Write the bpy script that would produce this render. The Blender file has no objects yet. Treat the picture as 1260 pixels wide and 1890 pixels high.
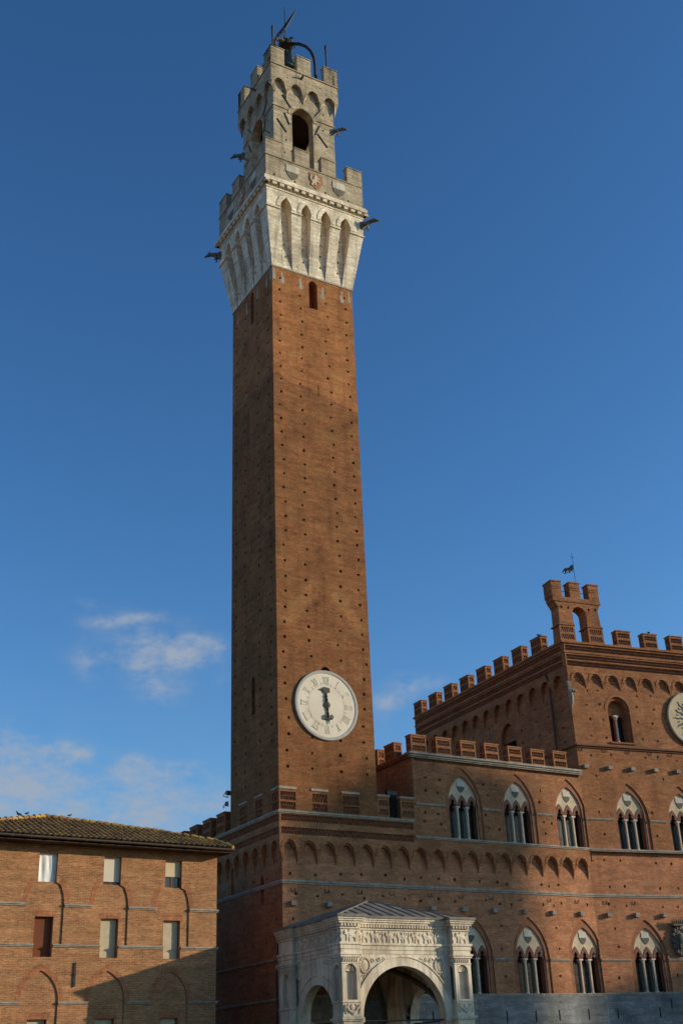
import bpy, math, random
from mathutils import Vector, Matrix
from mathutils.geometry import delaunay_2d_cdt
random.seed(7)
S = bpy.context.scene
COL = S.collection
R = math.radians

# ------------------------------------------------------------------ camera
cd = bpy.data.cameras.new('camera')
cam = bpy.data.objects.new('camera', cd); COL.objects.link(cam); S.camera = cam
cd.sensor_fit = 'VERTICAL'; cd.sensor_height = 36.0; cd.lens = 40.52
cd.clip_start = 0.1; cd.clip_end = 6000
_f = Vector((.4588, .7730, .4384)); _r = Vector((.8683, -.4945, -.0370)); _u = _r.cross(_f)
_M = Matrix((( _r.x, _u.x, -_f.x, -32.092), (_r.y, _u.y, -_f.y, -62.876), (_r.z, _u.z, -_f.z, -13.803), (0, 0, 0, 1)))
cam.matrix_world = _M

# ------------------------------------------------------------------ light
SUN_AZ, SUN_EL = R(60), R(13.7)           # azimuth from -Y towards +X
sdir = Vector((math.sin(SUN_AZ)*math.cos(SUN_EL), -math.cos(SUN_AZ)*math.cos(SUN_EL), math.sin(SUN_EL)))
ld = bpy.data.lights.new('sun', 'SUN'); ld.energy = 4.8; ld.angle = R(0.55); ld.color = (1.0, .875, .665)
sun = bpy.data.objects.new('sun', ld); COL.objects.link(sun)
sun.rotation_euler = sdir.to_track_quat('Z', 'Y').to_euler()
S.view_settings.view_transform = 'Standard'; S.view_settings.look = 'None'
S.view_settings.exposure = -0.19; S.view_settings.gamma = 1
W = bpy.data.worlds.new('World'); S.world = W; W.use_nodes = True

def world():
    nt = W.node_tree; N = nt.nodes; L = nt.links; N.clear()
    out = N.new('ShaderNodeOutputWorld'); bg = N.new('ShaderNodeBackground'); bg.inputs['Strength'].default_value = 0.132
    sky = N.new('ShaderNodeTexSky'); sky.sky_type = 'NISHITA'; sky.sun_disc = False
    sky.sun_elevation = SUN_EL; sky.sun_rotation = math.atan2(sdir.x, sdir.y)
    sky.air_density = 1.0; sky.dust_density = 0.9; sky.ozone_density = 2.0
    tc = N.new('ShaderNodeTexCoord')
    def m(op, a, b=None, c=None):
        n = N.new('ShaderNodeMath'); n.operation = op
        for i, x in enumerate((a, b, c)):
            if x is None: continue
            if isinstance(x, (int, float)): n.inputs[i].default_value = x
            else: L.new(x, n.inputs[i])
        return n.outputs[0]
    sep = N.new('ShaderNodeSeparateXYZ'); L.new(tc.outputs['Generated'], sep.inputs[0])
    X, Y, Zc = sep.outputs
    az = m('ARCTAN2', X, Y)
    mp = N.new('ShaderNodeMapping'); mp.inputs['Scale'].default_value = (1, 1, 1.7)
    L.new(tc.outputs['Generated'], mp.inputs[0])
    def noise(sc, det, rough):
        n = N.new('ShaderNodeTexNoise'); n.inputs['Scale'].default_value = sc; n.inputs['Detail'].default_value = det
        n.inputs['Roughness'].default_value = rough; L.new(mp.outputs[0], n.inputs['Vector']); return n.outputs['Fac']
    n1 = noise(24, 9, .60); n2 = noise(80, 7, .62)
    # banks of cumulus low over the roofs and thin wisps above them: azimuth, sin(elevation), half widths, weight
    blobs = [(0.3045,0.3648,0.0181,0.0037,0.5),(0.3433,0.3549,0.0259,0.0040,0.95),(0.3123,0.3497,0.0150,0.0032,0.5),(0.3709,0.3351,0.0304,0.0065,1.1),(0.3927,0.3345,0.0183,0.0049,0.8),(0.3449,0.3218,0.0330,0.0054,0.85),
             (0.3689,0.3213,0.0271,0.0049,0.9),(0.3648,0.3039,0.0224,0.0065,0.8),(0.3691,0.2910,0.0178,0.0054,0.55),(0.3045,0.3174,0.0082,0.0120,0.5),(0.4099,0.3328,0.0153,0.0054,0.6),(0.4248,0.3066,0.0091,0.0060,0.5),
             (0.2995,0.2476,0.0130,0.0070,1.4),(0.2766,0.2412,0.0110,0.0090,1.3),(0.2444,0.2530,0.0150,0.0110,1.3),(0.3447,0.2378,0.0110,0.0064,1.5),(0.3859,0.2322,0.0185,0.0068,1.7),(0.3630,0.2271,0.0345,0.0054,0.9),
             (0.2711,0.2213,0.0221,0.0079,1.0),(0.3177,0.2091,0.0250,0.0090,1.7),(0.3468,0.2117,0.0136,0.0064,1.0),(0.2386,0.2150,0.0250,0.0120,1.7),(0.3890,0.2000,0.0300,0.0090,1.6),(0.3018,0.1960,0.0800,0.0120,2.0),
             (0.4187,0.1966,0.0172,0.0107,0.6),(0.5985,0.3005,0.0170,0.0050,1.7),(0.5731,0.2851,0.0140,0.0060,1.2),(0.5640,0.2706,0.0090,0.0055,0.4),(0.7497,0.5624,0.0858,0.0385,0.17),(0.3445,0.3304,0.0664,0.0295,0.2)]
    tot = None
    for a, z, sa, sz, w in blobs:
        da = m('MULTIPLY', m('SUBTRACT', az, a), .78/sa); dz = m('MULTIPLY', m('SUBTRACT', Zc, z), .72/sz)
        d2 = m('ADD', m('MULTIPLY', da, da), m('MULTIPLY', dz, dz))
        g = m('MULTIPLY', m('EXPONENT', m('MULTIPLY', d2, -.75)), w)
        tot = g if tot is None else m('ADD', tot, g)
    tot = m('MINIMUM', tot, 1.25)
    nn = m('ADD', m('MULTIPLY', m('SUBTRACT', n1, .5), 2.6), m('MULTIPLY', m('SUBTRACT', n2, .5), 1.3))
    den = m('MULTIPLY', tot, m('ADD', m('MULTIPLY', nn, 1.25), 1.0))
    mr = N.new('ShaderNodeMapRange'); mr.interpolation_type = 'SMOOTHSTEP'; L.new(den, mr.inputs['Value'])
    mr.inputs['From Min'].default_value = .12; mr.inputs['From Max'].default_value = 2.5; mr.inputs['To Max'].default_value = 1.0
    mix = N.new('ShaderNodeMixRGB'); n3 = noise(34, 8, .68)
    bank = m('MULTIPLY', m('EXPONENT', m('MULTIPLY', m('MAXIMUM', m('SUBTRACT', Zc, .13), 0), -11.0)), .42)
    fac = m('MULTIPLY', mr.outputs[0], m('ADD', m('MULTIPLY', n3, 1.1), .36))
    fac = m('MINIMUM', m('ADD', fac, m('MULTIPLY', bank, m('ADD', n1, .4))), .88); L.new(fac, mix.inputs['Fac'])
    tint = N.new('ShaderNodeMixRGB'); tint.blend_type = 'MULTIPLY'; tint.inputs['Fac'].default_value = 1
    tint.inputs['Color2'].default_value = (.56, .93, 1.17, 1); gm = N.new('ShaderNodeGamma'); gm.inputs['Gamma'].default_value = 1.3; L.new(sky.outputs[0], gm.inputs[0]); L.new(gm.outputs[0], tint.inputs['Color1'])
    L.new(tint.outputs[0], mix.inputs['Color1']); mix.inputs['Color2'].default_value = (3.0, 3.5, 4.25, 1)
    L.new(mix.outputs[0], bg.inputs['Color']); L.new(bg.outputs[0], out.inputs['Surface'])
world()

# ------------------------------------------------------------------ materials
WBK = (.93, .83, .725)
def wb(c): return tuple(x*k for x, k in zip(c, WBK))
def mat(name, base, rough=.85, var=.25, vscale=1.2, bump=.0, bscale=12, island=0., metal=0., spec=.3, tint=None, tscale=.35, stretch=(1,1,1), streak=0.):
    """plain weathered surface: colour varied by noise in the object's own coordinates"""
    base = wb(base); tint = wb(tint) if tint else None
    mt = bpy.data.materials.new(name); mt.use_nodes = True
    nt = mt.node_tree; N = nt.nodes; L = nt.links; b = N['Principled BSDF']
    b.inputs['Roughness'].default_value = rough; b.inputs['Metallic'].default_value = metal
    b.inputs['Specular IOR Level'].default_value = spec
    tc = N.new('ShaderNodeTexCoord'); mp = N.new('ShaderNodeMapping'); mp.inputs['Scale'].default_value = stretch
    L.new(tc.outputs['Object'], mp.inputs[0])
    no = N.new('ShaderNodeTexNoise'); no.inputs['Scale'].default_value = vscale; no.inputs['Detail'].default_value = 8; no.inputs['Roughness'].default_value = .62
    L.new(mp.outputs[0], no.inputs['Vector'])
    rp = N.new('ShaderNodeMapRange'); rp.inputs['From Min'].default_value = .3; rp.inputs['From Max'].default_value = .7
    rp.inputs['To Min'].default_value = 1-var; rp.inputs['To Max'].default_value = 1+var; L.new(no.outputs['Fac'], rp.inputs['Value'])
    val = rp.outputs[0]
    if island:
        g = N.new('ShaderNodeNewGeometry'); r2 = N.new('ShaderNodeMapRange'); r2.inputs['To Min'].default_value = 1-island; r2.inputs['To Max'].default_value = 1+island
        L.new(g.outputs['Random Per Island'], r2.inputs['Value']); mm = N.new('ShaderNodeMath'); mm.operation = 'MULTIPLY'
        L.new(val, mm.inputs[0]); L.new(r2.outputs[0], mm.inputs[1]); val = mm.outputs[0]
    if streak:
        m3 = N.new('ShaderNodeMapping'); m3.inputs['Scale'].default_value = (2.5, 2.5, .18); L.new(tc.outputs['Object'], m3.inputs[0])
        n3 = N.new('ShaderNodeTexNoise'); n3.inputs['Scale'].default_value = 1.6; n3.inputs['Detail'].default_value = 6; L.new(m3.outputs[0], n3.inputs['Vector'])
        r3 = N.new('ShaderNodeMapRange'); r3.inputs['From Min'].default_value = .42; r3.inputs['From Max'].default_value = .72
        r3.inputs['To Min'].default_value = 1.0; r3.inputs['To Max'].default_value = 1-streak; L.new(n3.outputs['Fac'], r3.inputs['Value'])
        mm = N.new('ShaderNodeMath'); mm.operation = 'MULTIPLY'; L.new(val, mm.inputs[0]); L.new(r3.outputs[0], mm.inputs[1]); val = mm.outputs[0]
    col = N.new('ShaderNodeMixRGB'); col.blend_type = 'MULTIPLY'; col.inputs['Fac'].default_value = 1
    if tint:
        n4 = N.new('ShaderNodeTexNoise'); n4.inputs['Scale'].default_value = tscale; n4.inputs['Detail'].default_value = 7; L.new(mp.outputs[0], n4.inputs['Vector'])
        r4 = N.new('ShaderNodeMapRange'); r4.inputs['From Min'].default_value = .4; r4.inputs['From Max'].default_value = .62; L.new(n4.outputs['Fac'], r4.inputs['Value'])
        mx = N.new('ShaderNodeMixRGB'); mx.inputs['Color1'].default_value = (*base, 1); mx.inputs['Color2'].default_value = (*tint, 1)
        L.new(r4.outputs[0], mx.inputs['Fac']); L.new(mx.outputs[0], col.inputs['Color1'])
    else: col.inputs['Color1'].default_value = (*base, 1)
    L.new(val, col.inputs['Color2']); L.new(col.outputs[0], b.inputs['Base Color'])
    if bump:
        nb = N.new('ShaderNodeTexNoise'); nb.inputs['Scale'].default_value = bscale; nb.inputs['Detail'].default_value = 6; L.new(mp.outputs[0], nb.inputs['Vector'])
        bp = N.new('ShaderNodeBump'); bp.inputs['Strength'].default_value = bump; bp.inputs['Distance'].default_value = .05
        L.new(nb.outputs['Fac'], bp.inputs['Height']); L.new(bp.outputs[0], b.inputs['Normal'])
    return mt

def brickmat(name, c1, c2, mortar, bw=.28, bh=.075, ms=.012, blotch=.28, c3=None, zones=None, stain=.25, bump=.35):
    if name != 'grey_stone': c1, c2, mortar = wb(c1), wb(c2), wb(mortar); c3 = wb(c3) if c3 else None
    mt = bpy.data.materials.new(name); mt.use_nodes = True
    nt = mt.node_tree; N = nt.nodes; L = nt.links; b = N['Principled BSDF']; b.inputs['Roughness'].default_value = .92
    b.inputs['Specular IOR Level'].default_value = .15
    uv = N.new('ShaderNodeUVMap'); uv.uv_map = 'UVMap'; tc = N.new('ShaderNodeTexCoord')
    # courses are not perfectly level: warp the coordinates a little
    wn = N.new('ShaderNodeTexNoise'); wn.inputs['Scale'].default_value = .9; wn.inputs['Detail'].default_value = 3; L.new(uv.outputs[0], wn.inputs['Vector'])
    wv = N.new('ShaderNodeVectorMath'); wv.operation = 'SCALE'; wv.inputs['Scale'].default_value = .10; L.new(wn.outputs['Color'], wv.inputs[0])
    wa = N.new('ShaderNodeVectorMath'); wa.operation = 'ADD'; L.new(uv.outputs[0], wa.inputs[0]); L.new(wv.outputs[0], wa.inputs[1])
    br = N.new('ShaderNodeTexBrick'); br.inputs['Scale'].default_value = 1; br.inputs['Brick Width'].default_value = bw; br.inputs['Row Height'].default_value = bh
    br.inputs['Mortar Size'].default_value = ms; br.inputs['Mortar Smooth'].default_value = .3; br.inputs['Bias'].default_value = -.1
    br.inputs['Color1'].default_value = (*c1, 1); br.inputs['Color2'].default_value = (*c2, 1); br.inputs['Mortar'].default_value = (*mortar, 1)
    L.new(wa.outputs[0], br.inputs['Vector'])
    def noise(src, sc, det, scale=(1, 1, 1)):
        mp = N.new('ShaderNodeMapping'); mp.inputs['Scale'].default_value = scale; L.new(src, mp.inputs[0])
        n = N.new('ShaderNodeTexNoise'); n.inputs['Scale'].default_value = sc; n.inputs['Detail'].default_value = det; n.inputs['Roughness'].default_value = .65
        L.new(mp.outputs[0], n.inputs['Vector']); return n.outputs['Fac']
    def rng(v, a, bb, c, d):
        r = N.new('ShaderNodeMapRange'); L.new(v, r.inputs['Value'])
        for k, x in zip(('From Min', 'From Max', 'To Min', 'To Max'), (a, bb, c, d)): r.inputs[k].default_value = x
        return r.outputs[0]
    def mul(a, bb):
        m = N.new('ShaderNodeMath'); m.operation = 'MULTIPLY'; L.new(a, m.inputs[0]); L.new(bb, m.inputs[1]); return m.outputs[0]
    f = rng(noise(uv.outputs[0], .45, 9), .3, .7, 1-blotch, 1+blotch)
    f = mul(f, rng(noise(uv.outputs[0], 2.2, 6, (.35, 1.6, 1)), .3, .7, .72, 1.26))       # lighter and darker runs of courses
    f = mul(f, rng(noise(uv.outputs[0], 9, 4, (.5, 1.8, 1)), .3, .7, .66, 1.32))
    f = mul(f, rng(noise(uv.outputs[0], 1.1, 6, (1.8, .14, 1)), .5, .78, 1, 1-stain))      # rain streaks
    col = br.outputs['Color']
    if c3:
        mx = N.new('ShaderNodeMixRGB'); L.new(rng(noise(uv.outputs[0], .8, 8, (.6, 1.2, 1)), .49, .60, 0, .8), mx.inputs['Fac'])
        L.new(col, mx.inputs['Color1']); mx.inputs['Color2'].default_value = (*c3, 1); col = mx.outputs[0]
    if zones: col = zones(N, L, tc, col, rng, noise)
    m2 = N.new('ShaderNodeMixRGB'); m2.blend_type = 'MULTIPLY'; m2.inputs['Fac'].default_value = 1
    L.new(col, m2.inputs['Color1']); L.new(f, m2.inputs['Color2']); L.new(m2.outputs[0], b.inputs['Base Color'])
    bp = N.new('ShaderNodeBump'); bp.inputs['Strength'].default_value = bump; bp.inputs['Distance'].default_value = .03
    ad = N.new('ShaderNodeMath'); ad.operation = 'SUBTRACT'; L.new(noise(uv.outputs[0], 14, 4), ad.inputs[0]); L.new(br.outputs['Fac'], ad.inputs[1])
    L.new(ad.outputs[0], bp.inputs['Height']); L.new(bp.outputs[0], b.inputs['Normal'])
    return mt

def tower_zones(N, L, tc, col, rng, noise):
    """two building campaigns: paler brick above a stepped seam, and a pale inverted V where an old roof met the shaft"""
    sep = N.new('ShaderNodeSeparateXYZ'); L.new(tc.outputs['Object'], sep.inputs[0])
    def m(op, a, b=0):
        n = N.new('ShaderNodeMath'); n.operation = op
        for i, x in enumerate((a, b)):
            if isinstance(x, (int, float)): n.inputs[i].default_value = x
            else: L.new(x, n.inputs[i])
        return n.outputs[0]
    X, Y, Z_ = sep.outputs
    wob = m('MULTIPLY', m('SUBTRACT', noise(tc.outputs['Object'], .55, 5), .5), 1.6)
    seam = m('SUBTRACT', m('ADD', Z_, wob), m('MULTIPLY', X, -.23))
    f1 = rng(seam, 32.0, 32.12, 0, .95)
    v = m('ABSOLUTE', m('SUBTRACT', m('ADD', Z_, m('MULTIPLY', m('ABSOLUTE', m('SUBTRACT', X, 3.6)), 1.25)), 16.6))
    f2 = m('MULTIPLY', rng(m('ADD', v, m('MULTIPLY', wob, .5)), .5, 1.1, .5, 0), rng(Z_, 12.5, 13.2, 0, 1))
    mx = N.new('ShaderNodeMixRGB'); mx.blend_type = 'MULTIPLY'; L.new(f1, mx.inputs['Fac']); L.new(col, mx.inputs['Color1']); mx.inputs['Color2'].default_value = (1.42, 1.40, 1.34, 1)
    m2 = N.new('ShaderNodeMixRGB'); m2.blend_type = 'MULTIPLY'; L.new(f2, m2.inputs['Fac']); L.new(mx.outputs[0], m2.inputs['Color1']); m2.inputs['Color2'].default_value = (1.45, 1.62, 1.6, 1)
    # soft shadow below the clock, painted into the brick colour
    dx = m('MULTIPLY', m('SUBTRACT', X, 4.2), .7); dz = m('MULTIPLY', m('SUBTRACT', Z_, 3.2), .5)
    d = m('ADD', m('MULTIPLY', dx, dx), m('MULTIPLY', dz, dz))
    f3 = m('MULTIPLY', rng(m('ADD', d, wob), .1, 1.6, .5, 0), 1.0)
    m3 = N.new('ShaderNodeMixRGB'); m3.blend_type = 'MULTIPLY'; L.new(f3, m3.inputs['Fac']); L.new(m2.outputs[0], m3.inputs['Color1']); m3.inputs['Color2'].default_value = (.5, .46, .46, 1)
    return m3.outputs[0]

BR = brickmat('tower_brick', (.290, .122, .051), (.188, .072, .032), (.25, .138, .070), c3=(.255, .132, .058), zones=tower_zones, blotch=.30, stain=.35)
BP = brickmat('palace_brick', (.415, .178, .080), (.26, .106, .050), (.33, .19, .11), c3=(.335, .175, .092), blotch=.28)
BPL = brickmat('lower_palace_brick', (.52, .225, .115), (.36, .150, .078), (.42, .25, .15), c3=(.43, .22, .125), blotch=.25)
BH = brickmat('house_brick', (.43, .205, .098), (.28, .122, .058), (.45, .30, .175), c3=(.40, .218, .112), bh=.085, bw=.29, ms=.014, blotch=.2, stain=.18)
BRED = mat('red_brick', (.20, .090, .058), var=.3, vscale=5, island=.25, bump=.3)
BTEETH = mat('dogtooth_brick', (.25, .108, .058), var=.3, vscale=4, island=.3)
BARCH = mat('arch_brick', (.30, .130, .066), var=.3, vscale=3, bump=.3)
HARCH = brickmat('house_arch_brick', (.40, .158, .076), (.31, .112, .056), (.38, .22, .13), bw=.10, bh=.30, ms=.014, blotch=.2, stain=.15)
STONE = brickmat('travertine', (.86, .81, .69), (.70, .655, .55), (.52, .48, .40), bw=.85, bh=.34, ms=.014, c3=(.66, .59, .48), blotch=.24, stain=.6, bump=.25)
STOW = brickmat('weathered_travertine', (.48, .43, .335), (.375, .33, .255), (.28, .245, .19), bw=.8, bh=.32, ms=.014, c3=(.37, .315, .23), blotch=.36, stain=.65, bump=.35)
GREYST = brickmat('grey_stone', (.26, .25, .235), (.18, .175, .168), (.15, .145, .135), bw=1.1, bh=.42, ms=.01, c3=(.21, .19, .165), blotch=.35, stain=.3)
TRIM = mat('stone_trim', (.35, .33, .29), var=.3, vscale=2.5, bump=.3, streak=.25)
MARBLE = mat('chapel_marble', (.84, .775, .64), rough=.6, var=.14, vscale=1.5, bump=.25, bscale=9, streak=.42, tint=(.62, .54, .43), tscale=.5)
LEAD = mat('lead_roof', (.20, .19, .175), rough=.7, var=.3, vscale=1.5, streak=.3)
PLASTER = mat('cream_plaster', (.58, .49, .36), var=.18, vscale=3)
COLM = mat('column_marble', (.62, .58, .53), rough=.5, var=.2, vscale=6)
VAULT = mat('dark_plaster', (.10, .085, .07), var=.3, vscale=2)  # dark tone that also holds the chapel interior's shade
SHW = mat('shield_white', (.60, .58, .53), var=.2, streak=.3); SHB = mat('shield_slate', (.12, .125, .11), var=.15)
SHR = mat('shield_red', (.36, .19, .12), var=.25, vscale=5); SHL = mat('lion_stone', (.58, .50, .40), var=.2, vscale=6)
DARK = mat('dark_inside', (.012, .011, .011), rough=1, var=.1, spec=0)
IRON = mat('iron', (.035, .032, .030), rough=.6, var=.3, vscale=8, spec=.4)
GARG = mat('gargoyle_stone', (.15, .14, .12), rough=.85, var=.3, vscale=5, bump=.3)
BRONZE = mat('bronze', (.085, .105, .085), rough=.55, var=.4, vscale=3, metal=.5, tint=(.05, .045, .035), tscale=1.2)
DIAL = mat('clock_marble', (.74, .70, .61), rough=.6, var=.10, vscale=1.6, tint=(.68, .63, .53), tscale=.8)
RING = mat('clock_rim', (.38, .385, .38), rough=.6, var=.12, vscale=4)
NUMM = mat('clock_numeral', (.67, .64, .56), var=.15, vscale=5)
HAND = mat('clock_hand', (.055, .045, .032), rough=.5, var=.4, vscale=9, metal=.4)
TILE = mat('roof_tile', (.32, .175, .078), var=.4, vscale=2.2, island=.16, bump=.4, bscale=18, tint=(.42, .28, .075), tscale=1.3)
WOODD = mat('dark_wood', (.06, .040, .028), var=.3)
WOODF = mat('window_frame_wood', (.20, .085, .045), var=.2)
BLW = mat('white_cloth', (.84, .90, .96), rough=.9, var=.04); BLC = mat('cream_blind', (.62, .55, .39), rough=.8, var=.06)
BLL = mat('pale_blind', (.68, .65, .55), rough=.8, var=.06); BLG = mat('beige_shutter', (.60, .55, .42), rough=.75, var=.12, vscale=4)
BLB = mat('brown_shutter', (.23, .085, .042), rough=.6, var=.1)
GUT = mat('gutter_metal', (.11, .075, .055), rough=.55, var=.2, spec=.4)
PIPE = mat('pipe_metal', (.075, .045, .034), rough=.55, var=.2)
DISC = mat('disc_plaster', (.57, .49, .345), var=.12, vscale=2.5); RAYM = mat('ray_paint', (.10, .11, .12), var=.2); BLUE = mat('blue_paint', (.17, .33, .50), var=.1)
GLASS = mat('window_glass', (.014, .014, .015), rough=.3, var=.2, spec=.22, bump=.25, bscale=3.2)
GLASSH = mat('pane_glass', (.05, .055, .06), rough=.08, var=.1, spec=.6)
PAVE = brickmat('paving_brick', (.40, .20, .105), (.34, .165, .085), (.36, .23, .14), bw=.25, bh=.12, ms=.012)
PIGEON = mat('pigeon_feather', (.06, .06, .065), var=.3, vscale=20)
LAMP = mat('lamp_grey', (.16, .16, .16), rough=.5, var=.1)

# ------------------------------------------------------------------ mesh helpers
def ccw(p): return sum(p[i][0]*p[(i+1) % len(p)][1]-p[(i+1) % len(p)][0]*p[i][1] for i in range(len(p))) > 0
def fix(p): return list(p) if ccw(p) else list(reversed(p))
def inside(pt, poly):
    x, y = pt; c = False; n = len(poly); j = n-1
    for i in range(n):
        xi, yi = poly[i]; xj, yj = poly[j]
        if (yi > y) != (yj > y) and x < (xj-xi)*(y-yi)/(yj-yi)+xi: c = not c
        j = i
    return c
def tess(outer, holes):
    vs = []; es = []
    for lp in [outer]+holes:
        b = len(vs); n = len(lp); vs += [Vector(p) for p in lp]; es += [(b+i, b+(i+1) % n) for i in range(n)]
    ov, oe, of, *_ = delaunay_2d_cdt(vs, es, [], 0, 1e-5)
    hb = [(min(p[0] for p in h), max(p[0] for p in h), min(p[1] for p in h), max(p[1] for p in h), h) for h in holes]
    fs = []
    for f in of:
        c = (sum(ov[i].x for i in f)/len(f), sum(ov[i].y for i in f)/len(f))
        if not inside(c, outer): continue
        if any(b[0] < c[0] < b[1] and b[2] < c[1] < b[3] and inside(c, b[4]) for b in hb): continue
        fs.append(tuple(f))
    return [(v.x, v.y) for v in ov], fs

class MB:
    def __init__(s): s.v = []; s.f = []; s.m = []; s.M = None; s.mi = 0
    def add(s, vs, fs):
        b = len(s.v)
        s.v += [tuple(s.M @ Vector(v)) if s.M else tuple(v) for v in vs]
        s.f += [tuple(b+i for i in f) for f in fs]; s.m += [s.mi]*len(fs); return s
    def box(s, x0, x1, y0, y1, z0, z1):
        return s.add([(x0,y0,z0),(x1,y0,z0),(x1,y1,z0),(x0,y1,z0),(x0,y0,z1),(x1,y0,z1),(x1,y1,z1),(x0,y1,z1)],
                     [(3,2,1,0),(4,5,6,7),(0,1,5,4),(1,2,6,5),(2,3,7,6),(3,0,4,7)])
    def prism(s, poly, y0, y1):                    # outline in x,z pushed along y
        p = fix(poly); n = len(p); vv, ff = tess(p, [])
        s.add([(x, y0, z) for x, z in vv], ff); s.add([(x, y1, z) for x, z in vv], [tuple(reversed(f)) for f in ff])
        s.add([(x, y0, z) for x, z in p]+[(x, y1, z) for x, z in p], [((i+1) % n, i, n+i, n+(i+1) % n) for i in range(n)]); return s
    def flat(s, poly, z0, z1):                     # outline in x,y pushed along z
        p = fix(poly); n = len(p); vv, ff = tess(p, [])
        s.add([(x, y, z1) for x, y in vv], ff); s.add([(x, y, z0) for x, y in vv], [tuple(reversed(f)) for f in ff])
        s.add([(x, y, z0) for x, y in p]+[(x, y, z1) for x, y in p], [(i, (i+1) % n, n+(i+1) % n, n+i) for i in range(n)]); return s
    def plate(s, outer, holes=(), y0=0., t=.3, sides=True, ends=True):
        """wall sheet facing -y: holes are (outline, depth, closed)"""
        o = fix(outer); hs = [fix(h[0]) for h in holes]
        vv, ff = tess(o, hs); s.add([(x, y0, z) for x, z in vv], ff)
        n = len(o)
        xa, xb = min(p[0] for p in o), max(p[0] for p in o)
        ed = [i for i in range(n) if ends or not (abs(o[i][0]-o[(i+1) % n][0]) < 1e-6 and (abs(o[i][0]-xa) < 1e-6 or abs(o[i][0]-xb) < 1e-6))]
        if sides: s.add([(x, y0, z) for x, z in o]+[(x, y0+t, z) for x, z in o], [((i+1) % n, i, n+i, n+(i+1) % n) for i in ed])
        for h, (q, d, cl) in zip(hs, holes):
            n = len(h)
            s.add([(x, y0, z) for x, z in h]+[(x, y0+d, z) for x, z in h], [(i, (i+1) % n, n+(i+1) % n, n+i) for i in range(n)])
            if cl:
                a, b = tess(h, []); s.add([(x, y0+d, z) for x, z in a], b)
        return s
    def tube(s, pts, rad, n=8, cap=True):
        pts = [Vector(p) for p in pts]
        if not isinstance(rad, (list, tuple)): rad = [rad]*len(pts)
        vs = []; fs = []; N = len(pts); up = None
        for i, p in enumerate(pts):
            d = (pts[min(i+1, N-1)]-pts[max(i-1, 0)]).normalized()
            a = d.orthogonal().normalized() if up is None else (up-d*up.dot(d)).normalized()
            up = a; b = d.cross(a)
            for k in range(n):
                t = 2*math.pi*k/n; vs.append(p+(a*math.cos(t)+b*math.sin(t))*rad[i])
        for i in range(N-1):
            for k in range(n): fs.append((i*n+k, i*n+(k+1) % n, (i+1)*n+(k+1) % n, (i+1)*n+k))
        if cap: fs.append(tuple(reversed(range(n)))); fs.append(tuple(range((N-1)*n, N*n)))
        return s.add(vs, fs)
    def lathe(s, prof, c=(0, 0, 0), n=14):
        vs = []; fs = []
        for r, z in prof:
            for k in range(n): vs.append((c[0]+r*math.cos(2*math.pi*k/n), c[1]+r*math.sin(2*math.pi*k/n), c[2]+z))
        for i in range(len(prof)-1):
            for k in range(n): fs.append((i*n+k, i*n+(k+1) % n, (i+1)*n+(k+1) % n, (i+1)*n+k))
        fs.append(tuple(reversed(range(n)))); fs.append(tuple(range((len(prof)-1)*n, len(prof)*n)))
        return s.add(vs, fs)
    def blob(s, c, r, n=10, m=7):
        vs = []; fs = []
        for i in range(m+1):
            t = math.pi*i/m
            for k in range(n): vs.append((c[0]+r[0]*math.sin(t)*math.cos(2*math.pi*k/n), c[1]+r[1]*math.sin(t)*math.sin(2*math.pi*k/n), c[2]-r[2]*math.cos(t)))
        for i in range(m):
            for k in range(n): fs.append((i*n+k, i*n+(k+1) % n, (i+1)*n+(k+1) % n, (i+1)*n+k))
        return s.add(vs, fs)

def base(o):
    l = o.get('_loc'); return Vector(l) if l is not None else Vector((0, 0, 0))
def obj(name, mb, mats, parent=None, frame=None, smooth=False):
    """link one mesh object; frame = (x, y, z, rotz) in the world, None = same frame as its parent part"""
    me = bpy.data.meshes.new(name); me.from_pydata(mb.v, [], mb.f)
    mats = mats if isinstance(mats, (list, tuple)) else [mats]
    for m in mats: me.materials.append(m)
    if len(mats) > 1: me.polygons.foreach_set('material_index', mb.m)
    uvl = me.uv_layers.new(name='UVMap'); V = me.vertices; dat = [0.0]*(2*len(me.loops))
    for p in me.polygons:
        n = p.normal
        if abs(n.z) < .75:
            h = math.hypot(n.x, n.y) or 1; tx, ty = -n.y/h, n.x/h
            for li in p.loop_indices:
                c = V[me.loops[li].vertex_index].co; dat[2*li] = c.x*tx+c.y*ty; dat[2*li+1] = c.z
        else:
            for li in p.loop_indices:
                c = V[me.loops[li].vertex_index].co; dat[2*li] = c.x; dat[2*li+1] = c.y
    uvl.data.foreach_set('uv', dat)
    if smooth: me.polygons.foreach_set('use_smooth', [True]*len(me.polygons))
    me.update()
    o = bpy.data.objects.new(name, me); COL.objects.link(o)
    if parent is not None: o.parent = parent
    if frame is not None:
        b = Vector(parent.location) if parent is not None else Vector((0, 0, 0))
        o.location = Vector(frame[:3])-b; o.rotation_euler = (0, 0, frame[3])
    return o
def tag(o, label=None, cat=None, group=None, kind=None):
    if label: o['label'] = label
    if cat: o['category'] = cat
    if group: o['group'] = group
    if kind: o['kind'] = kind
    return o
def thing(name, loc, label, cat, group=None, rz=0.):
    o = bpy.data.objects.new(name, None); COL.objects.link(o); o.location = loc; o.rotation_euler = (0, 0, rz); o.empty_display_size = .5
    return tag(o, label, cat, group)
def copy_part(o, loc=None, rz=None, parent=None):
    c = o.copy(); COL.objects.link(c)
    if parent: c.parent = parent
    if loc is not None: c.location = loc
    if rz is not None: c.rotation_euler = (0, 0, rz)
    for ch in list(o.children):
        d = ch.copy(); COL.objects.link(d); d.parent = c
    return c

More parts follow.
